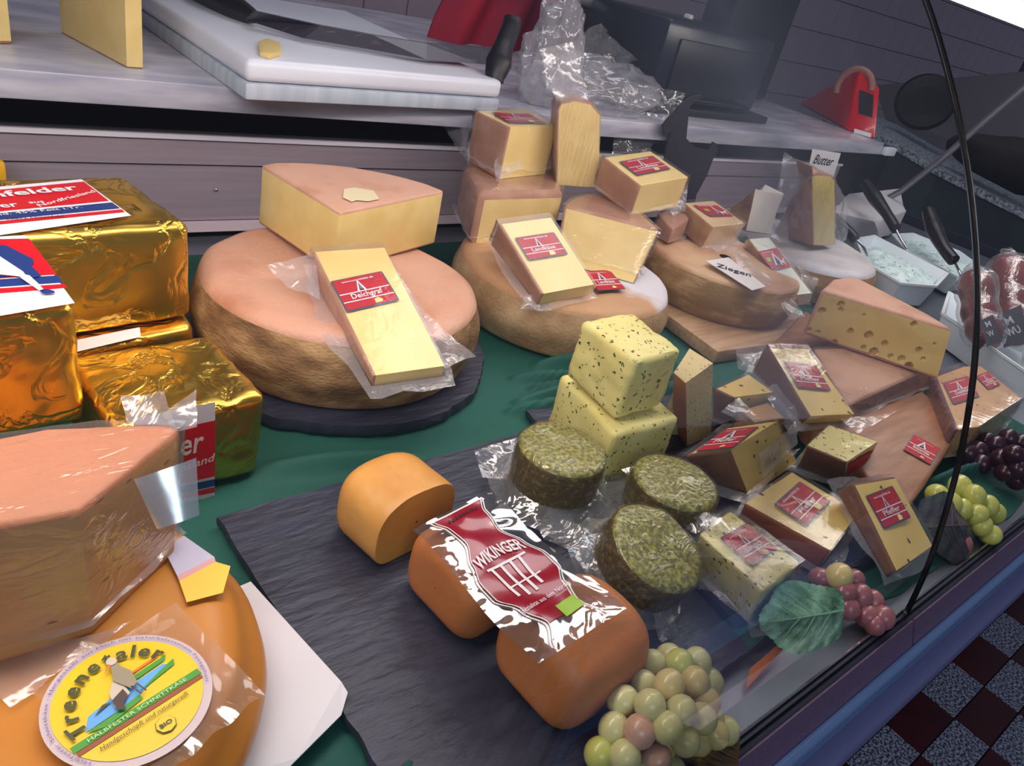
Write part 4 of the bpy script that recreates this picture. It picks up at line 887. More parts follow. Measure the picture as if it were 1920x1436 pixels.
# herb cubes and tall herb wedge
def bare(T, B, label, mats, side, r=.006, amp=.0034, sub=4, name='herb_cheese_block', seed=0.0, tmat=1):
    t = empty(name, sum(B, Vector()) / len(B), label, 'cheese'); put('cheese', hull(T, B, mats, side=side, tmat=tmat, bmat=tmat, r=r, seg=3, sub=sub, amp=amp, nscale=38, seed=seed), t); return t
T, B = hexa('cube1'); B = [Vector((p.x, p.y, p.z + .001)) for p in B]
bare(T, B, 'pale yellow herb-flecked cheese cube, upper of the two stacked', [cut_herb, cut_herb], [1] * 4, seed=1)
T, B = hexa('cube2'); T = [Vector((p.x, p.y, .0705)) for p in T]; B = [Vector((p.x, p.y, .0072)) for p in T]
T = [P(1050, 700, .070), P(1170, 690, .070), P(1277, 782, .070), P(1154, 815, .070)]; B = [Vector((p.x, p.y, .0072)) for p in T]
bare(T, B, 'pale yellow herb-flecked cheese block, lower of the two stacked', [cut_herb, cut_herb], [1] * 4, seed=5, sub=3)
fz = .0072
bl, br = P(1287, 837, fz), P(1333, 815, fz); tl, tr2 = None, None
nrm = (br - bl).cross(Vector((0, 0, 1))).normalized()
tl = PP(1284, 719, bl, nrm); tr2 = PP(1337, 681, bl, nrm)
dp = Vector((-.012, .055, 0))
fr = [tl, tr2, br, bl]
T = [tl, tr2, tr2 + Vector((-.03, .02, .0)), P(1293, 653, tr2.z), ]
T = [tl, tr2, P(1293, 653, tr2.z), P(1262, 700, tl.z)]; B = [bl, br, Vector((T[2].x, T[2].y, fz)), P(1262, 800, fz)]
bare(T, B, 'slim upright herb-flecked wedge with an orange-brown rind right of the stacked cubes', [mat('rind_orange', (168, 104, 44), .5, rgb2=(150, 90, 38), scale=20), cut_herb2], [1, 1, 1, 0], r=.0015, amp=.0006, sub=2, name='herb_cheese_wedge')
# ---- herb coated rounds
herb_top = mat('herb_coat_top', (176, 168, 84), .55, rgb2=(104, 102, 46), scale=260, rgb3=(138, 134, 62), bump=.8, bscale=260, lo=.35, hi=.62, detail=3)
herb_side = mat('herb_coat_side', (124, 102, 48), .55, rgb2=(80, 64, 28), scale=240, rgb3=(78, 66, 30), bump=.8, bscale=240, lo=.35, hi=.62)
wetfilm = film_mat('tight_film', gloss=.035, haze=.012, rough=.12, bump=.8, bscale=45, dist=.005)
bagfilm = film_mat('stiff_bag_film', gloss=.10, haze=.09, rough=.12, bump=.7, bscale=24, dist=.008)
def round_cheese(c, r, h, label, axis=(0, 0, 1), seed=0.0, flaps=(), ring=.02, scale_y=1.0):
    """c: centre of the base"""
    q = Vector(axis).to_track_quat('Z', 'Y').to_matrix().to_4x4(); q.translation = Vector(c)
    n = 64
    t = empty('herb_round', c, label, 'cheese')
    def body(k, mat2, name, lbl=None, extra=0.0):
        prof = [(0, 0), (r * .6, 0), (r * .93, 0), (r * .985, .003), (r, .008), (r * 1.01, h * .5), (r, h - .007), (r * .985, h - .003), (r * .94, h), (r * .8, h + .0008), (r * .6, h + .001), (r * .4, h + .001), (r * .2, h + .001), (.0001, h + .001)]
        V = []; Fc = []; idx = []
        for (a, z) in prof:
            for i in range(n):
                th = 2 * math.pi * i / n; p = q @ Vector((a * math.cos(th) * (1 + extra / r), a * math.sin(th) * scale_y * (1 + extra / r), z + (extra if z > h * .5 else 0)))
                nz = noise.noise(p * 60 + Vector((seed, 0, 0))) * (.0012 if not extra else .0018); p += (p - Vector(c)).normalized() * nz; V.append(p)
        for j in range(len(prof) - 1):
            for i in range(n): Fc.append((j * n + i, j * n + (i + 1) % n, (j + 1) * n + (i + 1) % n, (j + 1) * n + i)); idx.append(1 if j >= 7 else 0)
        return V, Fc, idx
    V, Fc, idx = body(0, None, None); me = mk(V, Fc, [herb_side, herb_top], idx); put('cheese', me, t, smooth=True)
    V, Fc, idx = body(0, None, None, extra=.0013); put('tight_wrapper', mk(V, Fc, wetfilm), t, smooth=True)
    def rim(u, v):
        th = 2 * math.pi * u; rr_ = r * 1.01 + ring * v * (1 + .7 * noise.noise(Vector((math.cos(th) * 1.5, math.sin(th) * 1.5, seed))))
        p = q @ Vector((rr_ * math.cos(th), rr_ * math.sin(th) * scale_y, h * (.35 - .2 * v)))
        p.z += noise.noise(p * 60 + Vector((seed, 1, 1))) * .008 * v; p.z = max(p.z, .0085); return p
    parts = [grid_patch(rim, 72, 7, None, True)]
    for k, f in enumerate(flaps): parts.append(flap(f, .005, 14, seed + k, 35))
    V, Fc = merge(parts); put('bag_rim', mk(V, Fc, bagfilm), t, smooth=True, label='crinkled clear bag edge')
    return t
z0 = .009
c1 = P(1056, 838, .066); c1.z = z0
round_cheese(c1, .0405, .057, 'herb-coated round cheese in a clear bag, left and nearest the stacked cubes', seed=1.0, flaps=[[P(890, 845, .03), P(985, 815, .04), P(965, 900, .02), P(905, 895, .02)], [P(1010, 990, .02), P(1050, 905, .04), P(1090, 1010, .012), P(1045, 1020, .010)], [P(1120, 905, .04), P(1190, 900, .03), P(1160, 1000, .012), P(1120, 990, .012)], [P(990, 955, .015), P(1090, 985, .02), P(1095, 1040, .010), P(1020, 1010, .010)]])
c2 = P(1268, 900, .058); c2.z = z0
round_cheese(c2, .040, .049, 'herb-coated round cheese in a clear bag, furthest back behind the other two', seed=5.0, flaps=[[P(1165, 880, .045), P(1200, 870, .055), P(1345, 985, .05), P(1300, 1000, .04)], [P(1290, 960, .05), P(1345, 965, .055), P(1390, 990, .052), P(1330, 1010, .05)]])
ax3 = Vector((.08, -.30, 1)).normalized()
c3 = P(1236, 1022, .055) - ax3 * .046
round_cheese(c3, .0415, .046, 'herb-coated round cheese with very shiny film, nearest the front grapes and tilted to the viewer', axis=ax3, seed=9.0, flaps=[[P(1225, 1150, .02), P(1262, 1140, .02), P(1275, 1190, .0095), P(1240, 1205, .0095)], [P(1310, 1065, .02), P(1355, 1085, .012), P(1350, 1115, .0095), P(1305, 1105, .012)], [P(1065, 1030, .03), P(1150, 985, .05), P(1140, 1060, .03), P(1085, 1085, .015)]], ring=.012)

# ---- orange cheese rolls with a flat base
roll_m = mat('roll_orange', (226, 166, 88), .42, rgb2=(198, 134, 62), scale=14, bump=.45, bscale=60, detail=9, sss=.06)
roll_b = mat('roll_brown', (192, 120, 68), .48, rgb2=(176, 104, 54), scale=8, bump=.2, bscale=160, sss=.05)
roll_cut = mat('roll_cut', (226, 160, 68), .5, rgb2=(210, 142, 54), scale=25, bump=.3, bscale=160, sss=.05)
def roll(base, axis, width, height, length, label, m_, cutm=None, round0=.018, round1=.018, cut_end=None, name='cheese_roll', seed=0):
    """arch profile (flat below) swept along axis; both ends rounded unless cut"""
    a = Vector(axis).normalized(); s_ = Vector((0, 0, 1)).cross(a).normalized(); n = 40
    prof = []
    for k in range(n):
        th = -math.pi / 2 + 2 * math.pi * k / n
        x = math.cos(th); y = math.sin(th); e = 2 / 2.6
        px = math.copysign(abs(x) ** e, x) * width / 2; py = (math.copysign(abs(y) ** e, y)) * height / 2
        if y < 0: px = math.copysign(abs(x) ** .30, x) * width / 2
        py = max(py, -height * .49); prof.append((px, py + height * .49))
    st = [(0, 0)]
    stations = []
    if cut_end == 0: stations += [(0, .985), (.002, 1.0)]
    else:
        for k in range(0, 7): t_ = k / 6 * math.pi / 2; stations.append((round0 * (1 - math.sin(t_)), None, math.cos(t_)))
        stations = [(s0, 1 - (round0 / (width / 2)) * (1 - math.sqrt(max(0, 1 - (1 - s0 / round0) ** 2)))) for s0, _, _ in stations][::-1]
    mid = [(round0 + (length - round0 - round1) * k / 6, 1.0) for k in range(1, 6)]
    end = [(length - round1 * (1 - math.sin(k / 6 * math.pi / 2)), 1 - (round1 / (width / 2)) * (1 - math.cos(k / 6 * math.pi / 2))) for k in range(0, 7)]
    allst = stations + mid + end
    V = []; Fc = []; idx = []; cz = height * .49
    def ringv(d, sc):
        out = []
        for px, py in prof:
            p = Vector(base) + a * d + s_ * (px * sc) + Vector((0, 0, (py - cz) * sc + cz - (1 - sc) * cz * .0))
            p.z = max(p.z, Vector(base).z); nz = noise.noise(p * 35 + Vector((seed, 0, 0))) * .0014; out.append(p + (s_ * px + Vector((0, 0, py - cz))).normalized() * nz)
        return out
    rings = [ringv(allst[0][0], allst[0][1] * q_) for q_ in (.02, .35, .7)] + [ringv(d, sc) for d, sc in allst] + [ringv(allst[-1][0], allst[-1][1] * q_) for q_ in (.7, .35, .02)]
    for rg in rings: V += rg
    for j in range(len(rings) - 1):
        for k in range(n):
            Fc.append((j * n + k, j * n + (k + 1) % n, (j + 1) * n + (k + 1) % n, (j + 1) * n + k)); idx.append(1 if (cut_end == 0 and j < 3) else 0)
    t = empty(name, Vector(base), label, 'cheese')
    me = mk(V, Fc, [m_, cutm or m_], idx); bm = bmesh.new(); bm.from_mesh(me); bmesh.ops.recalc_face_normals(bm, faces=bm.faces[:]); bm.to_mesh(me); bm.free(); autosmooth(me, .9)
    put('cheese', me, t); return t
sz = .0085
roll((.283, .345, sz), (-.17, 1, 0), .080, .062, .060, 'cut orange cheese roll with a flat cut end, alone at the back of the slate', roll_m, roll_cut, round0=.002, round1=.020, cut_end=0, seed=3)
roll((.259, .281, sz), (1, .10, 0), .080, .062, .062, 'orange-brown cheese roll behind, under the upper end of the printed film', roll_b, round0=.016, round1=.016, seed=7)
roll((.274, .1925, sz), (1, .06, 0), .080, .066, .084, 'orange-brown cheese roll in front under the lower end of the printed film, beside the grapes', roll_b, round0=.017, round1=.017, seed=11)

# ---- printed film sheet on the rolls
sheetm = film_mat('printed_sheet_film', gloss=.34, haze=.05, rough=.05, bump=1.0, bscale=10, dist=.008, stretch=(1, 1, 1), fres=1.5)
sh = empty('printed_film_sheet', (.29, .25, .078), 'clear glossy film sheet with a wine-red bell-shaped print lying across two orange rolls', 'film sheet')
q = [P(774, 992, .076), P(919, 923, .074), P(1173, 1143, .080), P(1007, 1250, .082)]
def sheet_at(u, v, k=0.0):
    p = q[0] * (1 - u) * (1 - v) + q[1] * u * (1 - v) + q[2] * u * v + q[3] * (1 - u) * v
    n_ = Vector((0, 0, 1)); return p + n_ * (k + .0022 * math.sin(v * 7.5 + u * 1.5) + .0016 * noise.noise(p * 55))
V, Fc = grid_patch(lambda u, v: sheet_at(u, v), 40, 60, None); put('film', mk(V, Fc, sheetm), sh, smooth=True)
wine = mat('wine_print', (150, 18, 40), .22, coat=.8)
def bell(v):  # half width of the bell print as a function of v (0 top, 1 bottom)
    ks = [(0.02, .30), (.12, .22), (.25, .20), (.38, .30), (.50, .37), (.60, .36), (.72, .24), (.85, .17), (.97, .28)]
    for (a, b), (c_, d_) in zip(ks, ks[1:]):
        if a <= v <= c_:
            t_ = (v - a) / (c_ - a); t_ = t_ * t_ * (3 - 2 * t_); return b + (d_ - b) * t_
    return ks[0][1]
Vs = []; Fs = []; idx = []
def strip(v0, v1, nv, fa, fb, k, nu=14):
    global Vs, Fs
    o = len(Vs)
    for j in range(nv + 1):
        v = v0 + (v1 - v0) * j / nv
        for i in range(nu + 1): u = fa(v) + (fb(v) - fa(v)) * i / nu; Vs.append(sheet_at(u, v, k))
    for j in range(nv):
        for i in range(nu): a = o + j * (nu + 1) + i; Fs.append((a, a + 1, a + nu + 2, a + nu + 1))
strip(.03, .76, 40, lambda v: .5 - bell(v), lambda v: .5 + bell(v), .0005)
strip(.76, .86, 8, lambda v: .5 - bell(v), lambda v: .5 + bell(v), .0005)
put('wine_red_print', mk(Vs, Fs, wine), sh, smooth=True, label='wine-red bell-shaped print')
Vs = []; Fs = []
strip(.03, .97, 50, lambda v: .5 - bell(v) - .035, lambda v: .5 - bell(v) - .022, .0006, 1); strip(.03, .97, 50, lambda v: .5 + bell(v) + .022, lambda v: .5 + bell(v) + .035, .0006, 1)
strip(.03, .97, 50, lambda v: .5 - bell(v) - .004, lambda v: .5 - bell(v) + .006, .0009, 1); strip(.03, .97, 50, lambda v: .5 + bell(v) - .006, lambda v: .5 + bell(v) + .004, .0009, 1)
strip(.022, .032, 1, lambda v: .17, lambda v: .83, .0009, 10)
# ship bars: four slanting bars and two cross lines
for kx in range(4):
    a = .30 + kx * .11
    strip(.44 + .01 * abs(kx - 1.5), .68 - .02 * abs(kx - 1.5), 6, lambda v, a=a: a + (v - .44) * .10 * (1.5 - kx), lambda v, a=a: a + .030 + (v - .44) * .10 * (1.5 - kx), .0011, 2)
strip(.44, .455, 1, lambda v: .27, lambda v: .73, .0011, 8); strip(.58, .59, 1, lambda v: .32, lambda v: .70, .0011, 8)
def sheet_text(s_, u0, u1, v, cap, shear=0.0, bold=0.0, bow=0.0):
    global Vs, Fs
    Vt, Ft, wd = text_mesh(s_, bold); o = len(Vs)
    for p in Vt:
        uu = u0 + (u1 - u0) * p.x; Vs.append(sheet_at(uu, v - (p.y / .73) * cap + bow * (4 * (p.x - .5) ** 2), .0016))
    Fs += [tuple(i + o for i in f) for f in Ft]
sheet_text('WIKINGER', .22, .78, .40, .075, bold=.02, bow=.03)
sheet_text('Spezialität aus dem Norden', .22, .78, .745, .028, bold=.0)
put('white_print', mk(Vs, Fs, white), sh, label='white lettering and outlines')
Vs = []; Fs = []
for k_ in range(9): strip(.065, .085, 1, lambda v, k_=k_: .33 + k_ * .042, lambda v, k_=k_: .352 + k_ * .042, .0016, 1)
put('dark_print', mk(Vs, Fs, black), sh, label='row of small dark marks')
Vs = []; Fs = []
strip(.80, .88, 4, lambda v: .50, lambda v: .70, .0011, 6); put('green_emblem', mk(Vs, Fs, mat('emblem_green', (150, 195, 40), .3)), sh, smooth=True, label='green emblem')

# ---- gold foil blocks
def gold_mat():
    M = mat('gold_foil', (232, 188, 84), .30, 1.0)
    nt = M.node_tree; N = nt.nodes; L = nt.links; b = N['Principled BSDF']
    tc = [n for n in N if n.type == 'TEX_COORD'][0]
    n1 = N.new('ShaderNodeTexNoise'); n1.inputs['Scale'].default_value = 19; n1.inputs['Detail'].default_value = 4; n1.inputs['Distortion'].default_value = 1.0
    n2 = N.new('ShaderNodeTexNoise'); n2.inputs['Scale'].default_value = 5; n2.inputs['Detail'].default_value = 2
    for n in (n1, n2): L.new(tc.outputs['Object'], n.inputs['Vector'])
    s_ = N.new('ShaderNodeMath'); s_.operation = 'SUBTRACT'; s_.inputs[1].default_value = .5; L.new(n1.outputs['Fac'], s_.inputs[0])
    a_ = N.new('ShaderNodeMath'); a_.operation = 'ABSOLUTE'; L.new(s_.outputs[0], a_.inputs[0])
    p_ = N.new('ShaderNodeMath'); p_.operation = 'MINIMUM'; p_.inputs[1].default_value = .06; L.new(a_.outputs[0], p_.inputs[0])
    m_ = N.new('ShaderNodeMath'); m_.operation = 'MULTIPLY_ADD'; m_.inputs[1].default_value = 2.0; L.new(p_.outputs[0], m_.inputs[0]); L.new(n2.outputs['Fac'], m_.inputs[2])
    bp_ = N.new('ShaderNodeBump'); bp_.inputs['Strength'].default_value = .75; bp_.inputs['Distance'].default_value = .008; L.new(m_.outputs[0], bp_.inputs['Height']); L.new(bp_.outputs[0], b.inputs['Normal'])
    return M
gold = gold_mat(); blue = mat('blue_print', (32, 56, 120), .4); redg = mat('red_label_print', (205, 18, 36), .38); paper_w = mat('label_paper', (232, 230, 238), .5)
def gold_block(T, B, label, seed):
    t = empty('gold_cheese_block', sum(B, Vector()) / 4, label, 'cheese')
    put('foil', hull(T, B, [gold], r=.007, seg=3, sub=4, amp=.0020, nscale=34, ridged=True, seed=seed), t)
    return t
# rear upper block
zt = .157
fr_ = P(355, 419, zt); br_ = P(233, 330, zt); fl_ = P(-150, 452, zt); bl_ = br_ + (fl_ - fr_)
T = [fl_, fr_, br_, bl_]; B = [Vector((p.x, p.y, .068)) for p in T]; B[1] = P(361, 593, .068); B[0] = P(-140, 680, .068)
t = gold_block(T, B, 'gold foil cheese block with a striped label on top, rear upper one', 1.0)
F_ = Flat(Vector((0, 0, zt + .0022)), fr_ - fl_, bl_ - fl_)
F_.poly_px([(-160, 364), (153, 336), (246, 404), (-160, 465)], paper_w, 0)
F_.poly_px([(-160, 372), (157, 341), (204, 377), (-160, 412)], redg, 1)
F_.poly_px([(-160, 416), (210, 380), (225, 391), (-160, 428)], blue, 1)
F_.poly_px([(-160, 431), (228, 393), (234, 398), (-160, 437)], redg, 1)
F_.text_px('Ostenfelder', (-150, 386), (150, 357), white, 3, cap=.0125, bold=.025)
F_.text_px('er', (4, 392), (38, 389), white, 3, cap=.011, bold=.015)
F_.text_px('aus', (56, 384), (84, 382), white, 3, cap=.006, bold=.01); F_.text_px('Nordfriesland', (76, 390), (180, 362), white, 3, cap=.006, shear=.2, bold=.01)
F_.text_px('mind. 45% Fett i.Tr.', (-30, 409), (155, 392), white, 3, cap=.005)
F_.text_px('Meierei 1 - 25872 Ostenfeld', (-70, 420), (120, 408), black, 3, cap=.004)
F_.build('label', t, 'white, red and blue striped label')
# front edge of that label folds over
# block under it (only its top edge shows)
zt = .066
fr_ = P(366, 612, zt); T = [P(-60, 700, zt), fr_, fr_ + Vector((.004, .10, 0)), P(-60, 700, zt) + Vector((.004, .12, 0))]; B = [Vector((p.x, p.y, .001)) for p in T]
t = gold_block(T, B, 'gold foil cheese block almost hidden beneath the rear upper one', 2.0)
F_ = Flat(Vector((0, 0, zt + .002)), (1, 0, 0), (0, 1, 0)); F_.poly_px([(60, 655), (262, 614), (264, 632), (60, 680)], paper_w, 1); F_.build('label', t, 'edge of a white paper label')
# front lower right block
zt = .085
fr_ = P(500, 738, zt); br_ = P(392, 626, zt); bl_ = P(120, 668, zt); fl_ = bl_ + (fr_ - br_) + Vector((0, -.006, 0))
T = [fl_, fr_, br_, bl_]; B = [Vector((p.x, p.y, .001)) for p in T]; B[1] = P(484, 890, .001); B[0] = Vector((fl_.x, B[1].y + .004, .001))
t = gold_block(T, B, 'low gold foil block with a red label on its front, beside the largest wheel', 3.0)
n_ = (fr_ - fl_).cross(T[1] - B[1]).normalized()
if n_.dot(CAM - fr_) < 0: n_ = -n_
F_ = Flat(T[1] + n_ * .0018, fr_ - fl_, T[1] - B[1])
if F_.n.dot(n_) < 0: F_.n = -F_.n
F_.poly_px([(250, 785), (403, 753), (402, 931), (250, 960)], paper_w, 1)
F_.poly_px([(250, 820), (403, 787), (402, 892), (250, 925)], redg, 2); F_.poly_px([(250, 930), (402, 897), (402, 910), (250, 944)], blue, 2); F_.poly_px([(250, 947), (402, 912), (402, 922), (250, 952)], redg, 2)
F_.text_px('er', (335, 853), (378, 843), white, 4, cap=.022, bold=.015); F_.text_px('Nordfriesland', (250, 912), (398, 862), white, 4, cap=.008, shear=.2, bold=.01)
F_.build('label', t, 'red, blue and white label')
# front upper left block
zt = .158
fr_ = P(140, 570, zt); fl_ = P(-160, 622, zt); br_ = P(45, 430, zt); bl_ = br_ + (fl_ - fr_)
T = [fl_, fr_, br_, bl_]; B = [Vector((p.x, p.y, .066)) for p in T]; B[1] = P(163, 794, .066); B[0] = Vector((fl_.x, B[1].y, .066))
t = gold_block(T, B, 'gold foil cheese block with a costumed-leg label on top, nearest at the left edge', 4.0)
F_ = Flat(Vector((0, 0, zt + .0024)), fr_ - fl_, bl_ - fl_)
F_.poly_px([(-140, 450), (47, 441), (140, 568), (-140, 616)], paper_w, 0)
F_.poly_px([(-140, 452), (54, 448), (106, 515), (-140, 532)], redg, 1)
F_.poly_px([(-140, 534), (108, 517), (119, 530), (-140, 548)], blue, 1); F_.poly_px([(-140, 551), (121, 533), (126, 540), (-140, 562)], redg, 1)
F_.poly_px([(-20, 462), (10, 462), (30, 472), (62, 488), (64, 497), (58, 500), (78, 520), (60, 524), (48, 516), (20, 520), (-20, 524)], blue, 3)
F_.poly_px([(-20, 484), (0, 484), (44, 513), (52, 524), (36, 522), (-20, 516)], white, 4)
F_.poly_px([(36, 517), (56, 521), (72, 536), (84, 549), (76, 551), (56, 537), (40, 526)], white, 5)
F_.poly_px([(74, 549), (88, 546), (102, 550), (104, 554), (80, 555)], blue, 5)
F_.build('label', t, 'striped label with a stockinged leg in blue coat and buckled shoe')

# ---- wrapped tip piece on the amber wheel
zt = .150
T = [P(149, 956, zt), P(342, 800, zt), P(300, 793, zt), P(180, 795, zt), P(90, 805, zt), P(-120, 835, zt), P(-160, 1010, zt)]
B = [Vector((p.x, p.y, .063)) for p in T]; B[0] = P(175, 1191, .063); B[1] = P(330, 1040, .063); B[-1] = Vector((T[-1].x, B[0].y, .063))
t = empty('wrapped_cheese', B[0], 'big wrapped wedge with an orange-pink rind sitting on the amber wheel at the left edge', 'cheese')
b1cut = mat('cheese_cut_brownish', (198, 152, 96), .45, rgb2=(180, 132, 78), scale=8, stretch=(1, 1, 3), flecks=((120, 80, 45), 38, .13))
put('cheese', hull(T, B, [mat('rind_salmon', (206, 138, 98), .6, rgb2=(190, 120, 82), scale=8, bump=.3, bscale=180), b1cut], side=[1, 0, 0, 0, 0, 0, 1], tmat=0, bmat=0, r=.004, seg=3, sub=2, amp=.001), t)
stretchy = film_mat('stretched_film', gloss=.06, haze=.06, rough=.10, bump=.8, bscale=26, stretch=(.6, 2.4, 2.4), col=(.85, .75, .72))
wrap_film(T, B, t, stretchy, flange=.006, amp=.002, seed=31.0, flaps=[[P(310, 775, .16), P(365, 730, .165), P(370, 800, .155), P(330, 810, .15)], [P(230, 745, .155), P(310, 735, .165), P(330, 800, .15), P(240, 795, .15)], [P(-80, 1240, .0645), P(170, 1195, .066), P(250, 1160, .0645), P(20, 1330, .0645)]])
# glossy film flap standing off the wrapped wedge, mirroring the window; pale blue haze colour paints the reflection in too
reflection_tint_film = film_mat('reflection_tint_film', gloss=.5, haze=.3, rough=.22, bump=.3, bscale=14, dist=.003, col=(.75, .88, .98))
ff = empty('film_flap', P(300, 1000, .09), 'clear film flap, blue reflection painted in, standing beside the wrapped wedge at the left', 'film')
fo = P(312, 925, .150); fnm = Vector((-.42, -.75, .53)).normalized()
qs = [PP(252, 898, fo, fnm), PP(368, 858, fo, fnm), PP(374, 965, fo, fnm), PP(294, 992, fo, fnm)]
V, Fc = flap(qs, .0015, 16, 3.0, 20, bow=-.004); put('film', mk(V, Fc, reflection_tint_film), ff, smooth=True)
# striped bag print lying on the amber wheel
pr = empty('printed_bag_corner', P(370, 1100, .066), 'printed corner of a bag, white over yellow, lying on the amber wheel rim', 'bag')
F_ = Flat(Vector((0, 0, .0665)), (1, 0, 0), (0, 1, 0))
F_.poly_px([(306, 1028), (345, 1005), (402, 1045), (332, 1080)], mat('pale_lilac', (206, 200, 222), .4), 1); F_.poly_px([(332, 1080), (402, 1045), (404, 1054), (336, 1090)], mat('print_pink', (226, 170, 170), .4), 1)
F_.poly_px([(336, 1090), (404, 1054), (432, 1062), (418, 1112), (350, 1130)], mat('print_yellow', (250, 205, 80), .4), 1)
F_.build('print', pr)
# bag film with the round sticker on the amber wheel
bagf = film_mat('flat_bag_film', gloss=.10, haze=.10, rough=.09, bump=.8, bscale=10, dist=.012, col=(.9, .72, .6))
tl_ = empty('labelled_bag', P(243, 1307, .066), 'clear bag with a round yellow sticker lying on the amber wheel', 'bag')
qs = [P(330, 1130, .070), P(497, 1302, .0675), P(300, 1470, .0675), P(60, 1300, .067)]
def bagfn(u, v):
    p = qs[0] * (1 - u) * (1 - v) + qs[1] * u * (1 - v) + qs[2] * u * v + qs[3] * (1 - u) * v
    e = max(0, u - .75) * 4; p.z += .0012 * noise.noise(p * 50) + .004 * e * e * math.sin(v * 9) ** 2; return p
V, Fc = grid_patch(bagfn, 40, 30, None); put('bag_film', mk(V, Fc, bagf), tl_, smooth=True)
cz = .0690; C0 = P(243, 1308, cz)
xd = (P(385, 1256, cz) - P(143, 1410, cz)).normalized(); Rr = (P(402, 1290, cz) - P(84, 1310, cz)).length / 2
S0 = Flat(C0, xd, Vector((0, 0, 1)).cross(xd)); 
circ = lambda r_, cx=0, cy=0, n=64: [(cx + r_ * math.cos(2 * math.pi * k / n), cy + r_ * math.sin(2 * math.pi * k / n)) for k in range(n)]
yell = mat('sticker_yellow', (240, 200, 20), .35); dgreen = mat('print_dark_green', (62, 66, 14), .4); lgreen = mat('print_green', (60, 150, 40), .4); sky = mat('print_sky', (96, 168, 230), .4); brn = mat('print_brown', (150, 66, 16), .4); lil = mat('sticker_rim', (206, 186, 190), .4)
S0.poly(circ(Rr), lil, 1); S0.poly(circ(Rr * .885), yell, 2)
R_ = Rr
S0.poly([(-.62 * R_, -.12 * R_), (-.50 * R_, .06 * R_), (-.2 * R_, .12 * R_), (.1 * R_, .14 * R_), (.55 * R_, .17 * R_), (.62 * R_, .10 * R_), (.35 * R_, .02 * R_), (.1 * R_, -.06 * R_), (-.2 * R_, -.10 * R_)], sky, 3)
S0.poly([(-.62 * R_, -.14 * R_), (-.3 * R_, -.12 * R_), (.1 * R_, -.06 * R_), (.1 * R_, -.14 * R_), (-.4 * R_, -.22 * R_)], lgreen, 4)
S0.poly([(-.1 * R_, .14 * R_), (.6 * R_, .20 * R_), (.66 * R_, .27 * R_), (.2 * R_, .24 * R_)], lgreen, 4); S0.poly([(.1 * R_, -.03 * R_), (.66 * R_, .06 * R_), (.7 * R_, .15 * R_), (.5 * R_, .10 * R_)], lgreen, 4)
S0.poly([(.05 * R_, .26 * R_), (.55 * R_, .30 * R_), (.6 * R_, .34 * R_), (.1 * R_, .30 * R_)], mat('print_orange', (220, 120, 30), .4), 4)
S0.poly([(-.45 * R_, .0), (-.2 * R_, .06 * R_), (-.3 * R_, .09 * R_)], dgreen, 5)
S0.rect(-.84 * R_, -.29 * R_, .84 * R_, -.19 * R_, lgreen, 3); S0.rect(-.82 * R_, -.36 * R_, .82 * R_, -.30 * R_, brn, 3)
S0.text('HALBFESTER SCHNITTKÄSE', -.66 * R_, -.275 * R_, 1.3 * R_, mat('print_pale_green', (190, 220, 150), .4), 5, cap=.055 * R_, bold=.01)
S0.text('Handgeschöpft und naturgereift', -.62 * R_, -.48 * R_, 1.15 * R_, dgreen, 5, cap=.075 * R_, shear=.3)
S0.poly(circ(.13 * R_, .10 * R_, -.66 * R_, 8), dgreen, 4); S0.poly(circ(.12 * R_, .10 * R_, -.66 * R_, 8), yell, 5); S0.text('BIO', .02 * R_, -.69 * R_, .16 * R_, dgreen, 6, cap=.06 * R_, bold=.03)
def arc_text(F, s_, r_, a0, a1, cap, m_, k, bold=0.0, shear=0.0):
    n = len(s_)
    wds = [text_mesh(ch, bold)[2] + .10 if ch != ' ' else .35 for ch in s_]; tot = sum(wds); pos = 0
    for ch, wd in zip(s_, wds):
        mid = (pos + wd / 2) / tot; pos += wd
        if ch == ' ': continue
        a = math.radians(a0 + (a1 - a0) * mid); ln = abs(math.radians(a1 - a0)) * r_ * (wd - .10) / tot
        rot = a - math.pi / 2; cx, cy = r_ * math.cos(a), r_ * math.sin(a); c_, s2 = math.cos(rot), math.sin(rot)
        F.text(ch, cx - ln / 2 * c_, cy - ln / 2 * s2, ln, m_, k, cap=cap, ang=rot, bold=bold, shear=shear)
arc_text(S0, 'Treenetaler', .60 * R_, 196, 22, .20 * R_, dgreen, 6, bold=.03, shear=.1)
arc_text(S0, 'Halbfester Schnittkäse - Hergestellt aus Milch mit naturbelassenem Fettgehalt', .915 * R_, 215, -30, .045 * R_, mat('print_violet', (110, 90, 150), .4), 4)
# stork: white body, dark wing, neck, head, orange beak, legs
sw = mat('stork_white', (205, 190, 170), .5); sd_ = mat('stork_dark', (70, 48, 40), .5); sb = mat('stork_beak', (215, 120, 40), .5)
S0.poly([(-.22 * R_, -.06 * R_), (-.17 * R_, .17 * R_), (-.05 * R_, .32 * R_), (.02 * R_, .22 * R_), (.02 * R_, .02 * R_), (-.10 * R_, -.05 * R_)], sw, 7)
S0.poly([(-.22 * R_, -.12 * R_), (-.20 * R_, .05 * R_), (-.02 * R_, .12 * R_), (-.02 * R_, .0), (-.12 * R_, -.08 * R_), (-.14 * R_, -.17 * R_)], sd_, 8)
S0.poly([(-.05 * R_, .30 * R_), (.02 * R_, .47 * R_), (.05 * R_, .58 * R_), (.13 * R_, .56 * R_), (.13 * R_, .45 * R_), (.19 * R_, .30 * R_), (.16 * R_, .10 * R_), (.06 * R_, .04 * R_)], mat('stork_grey', (150, 138, 112), .5), 9)
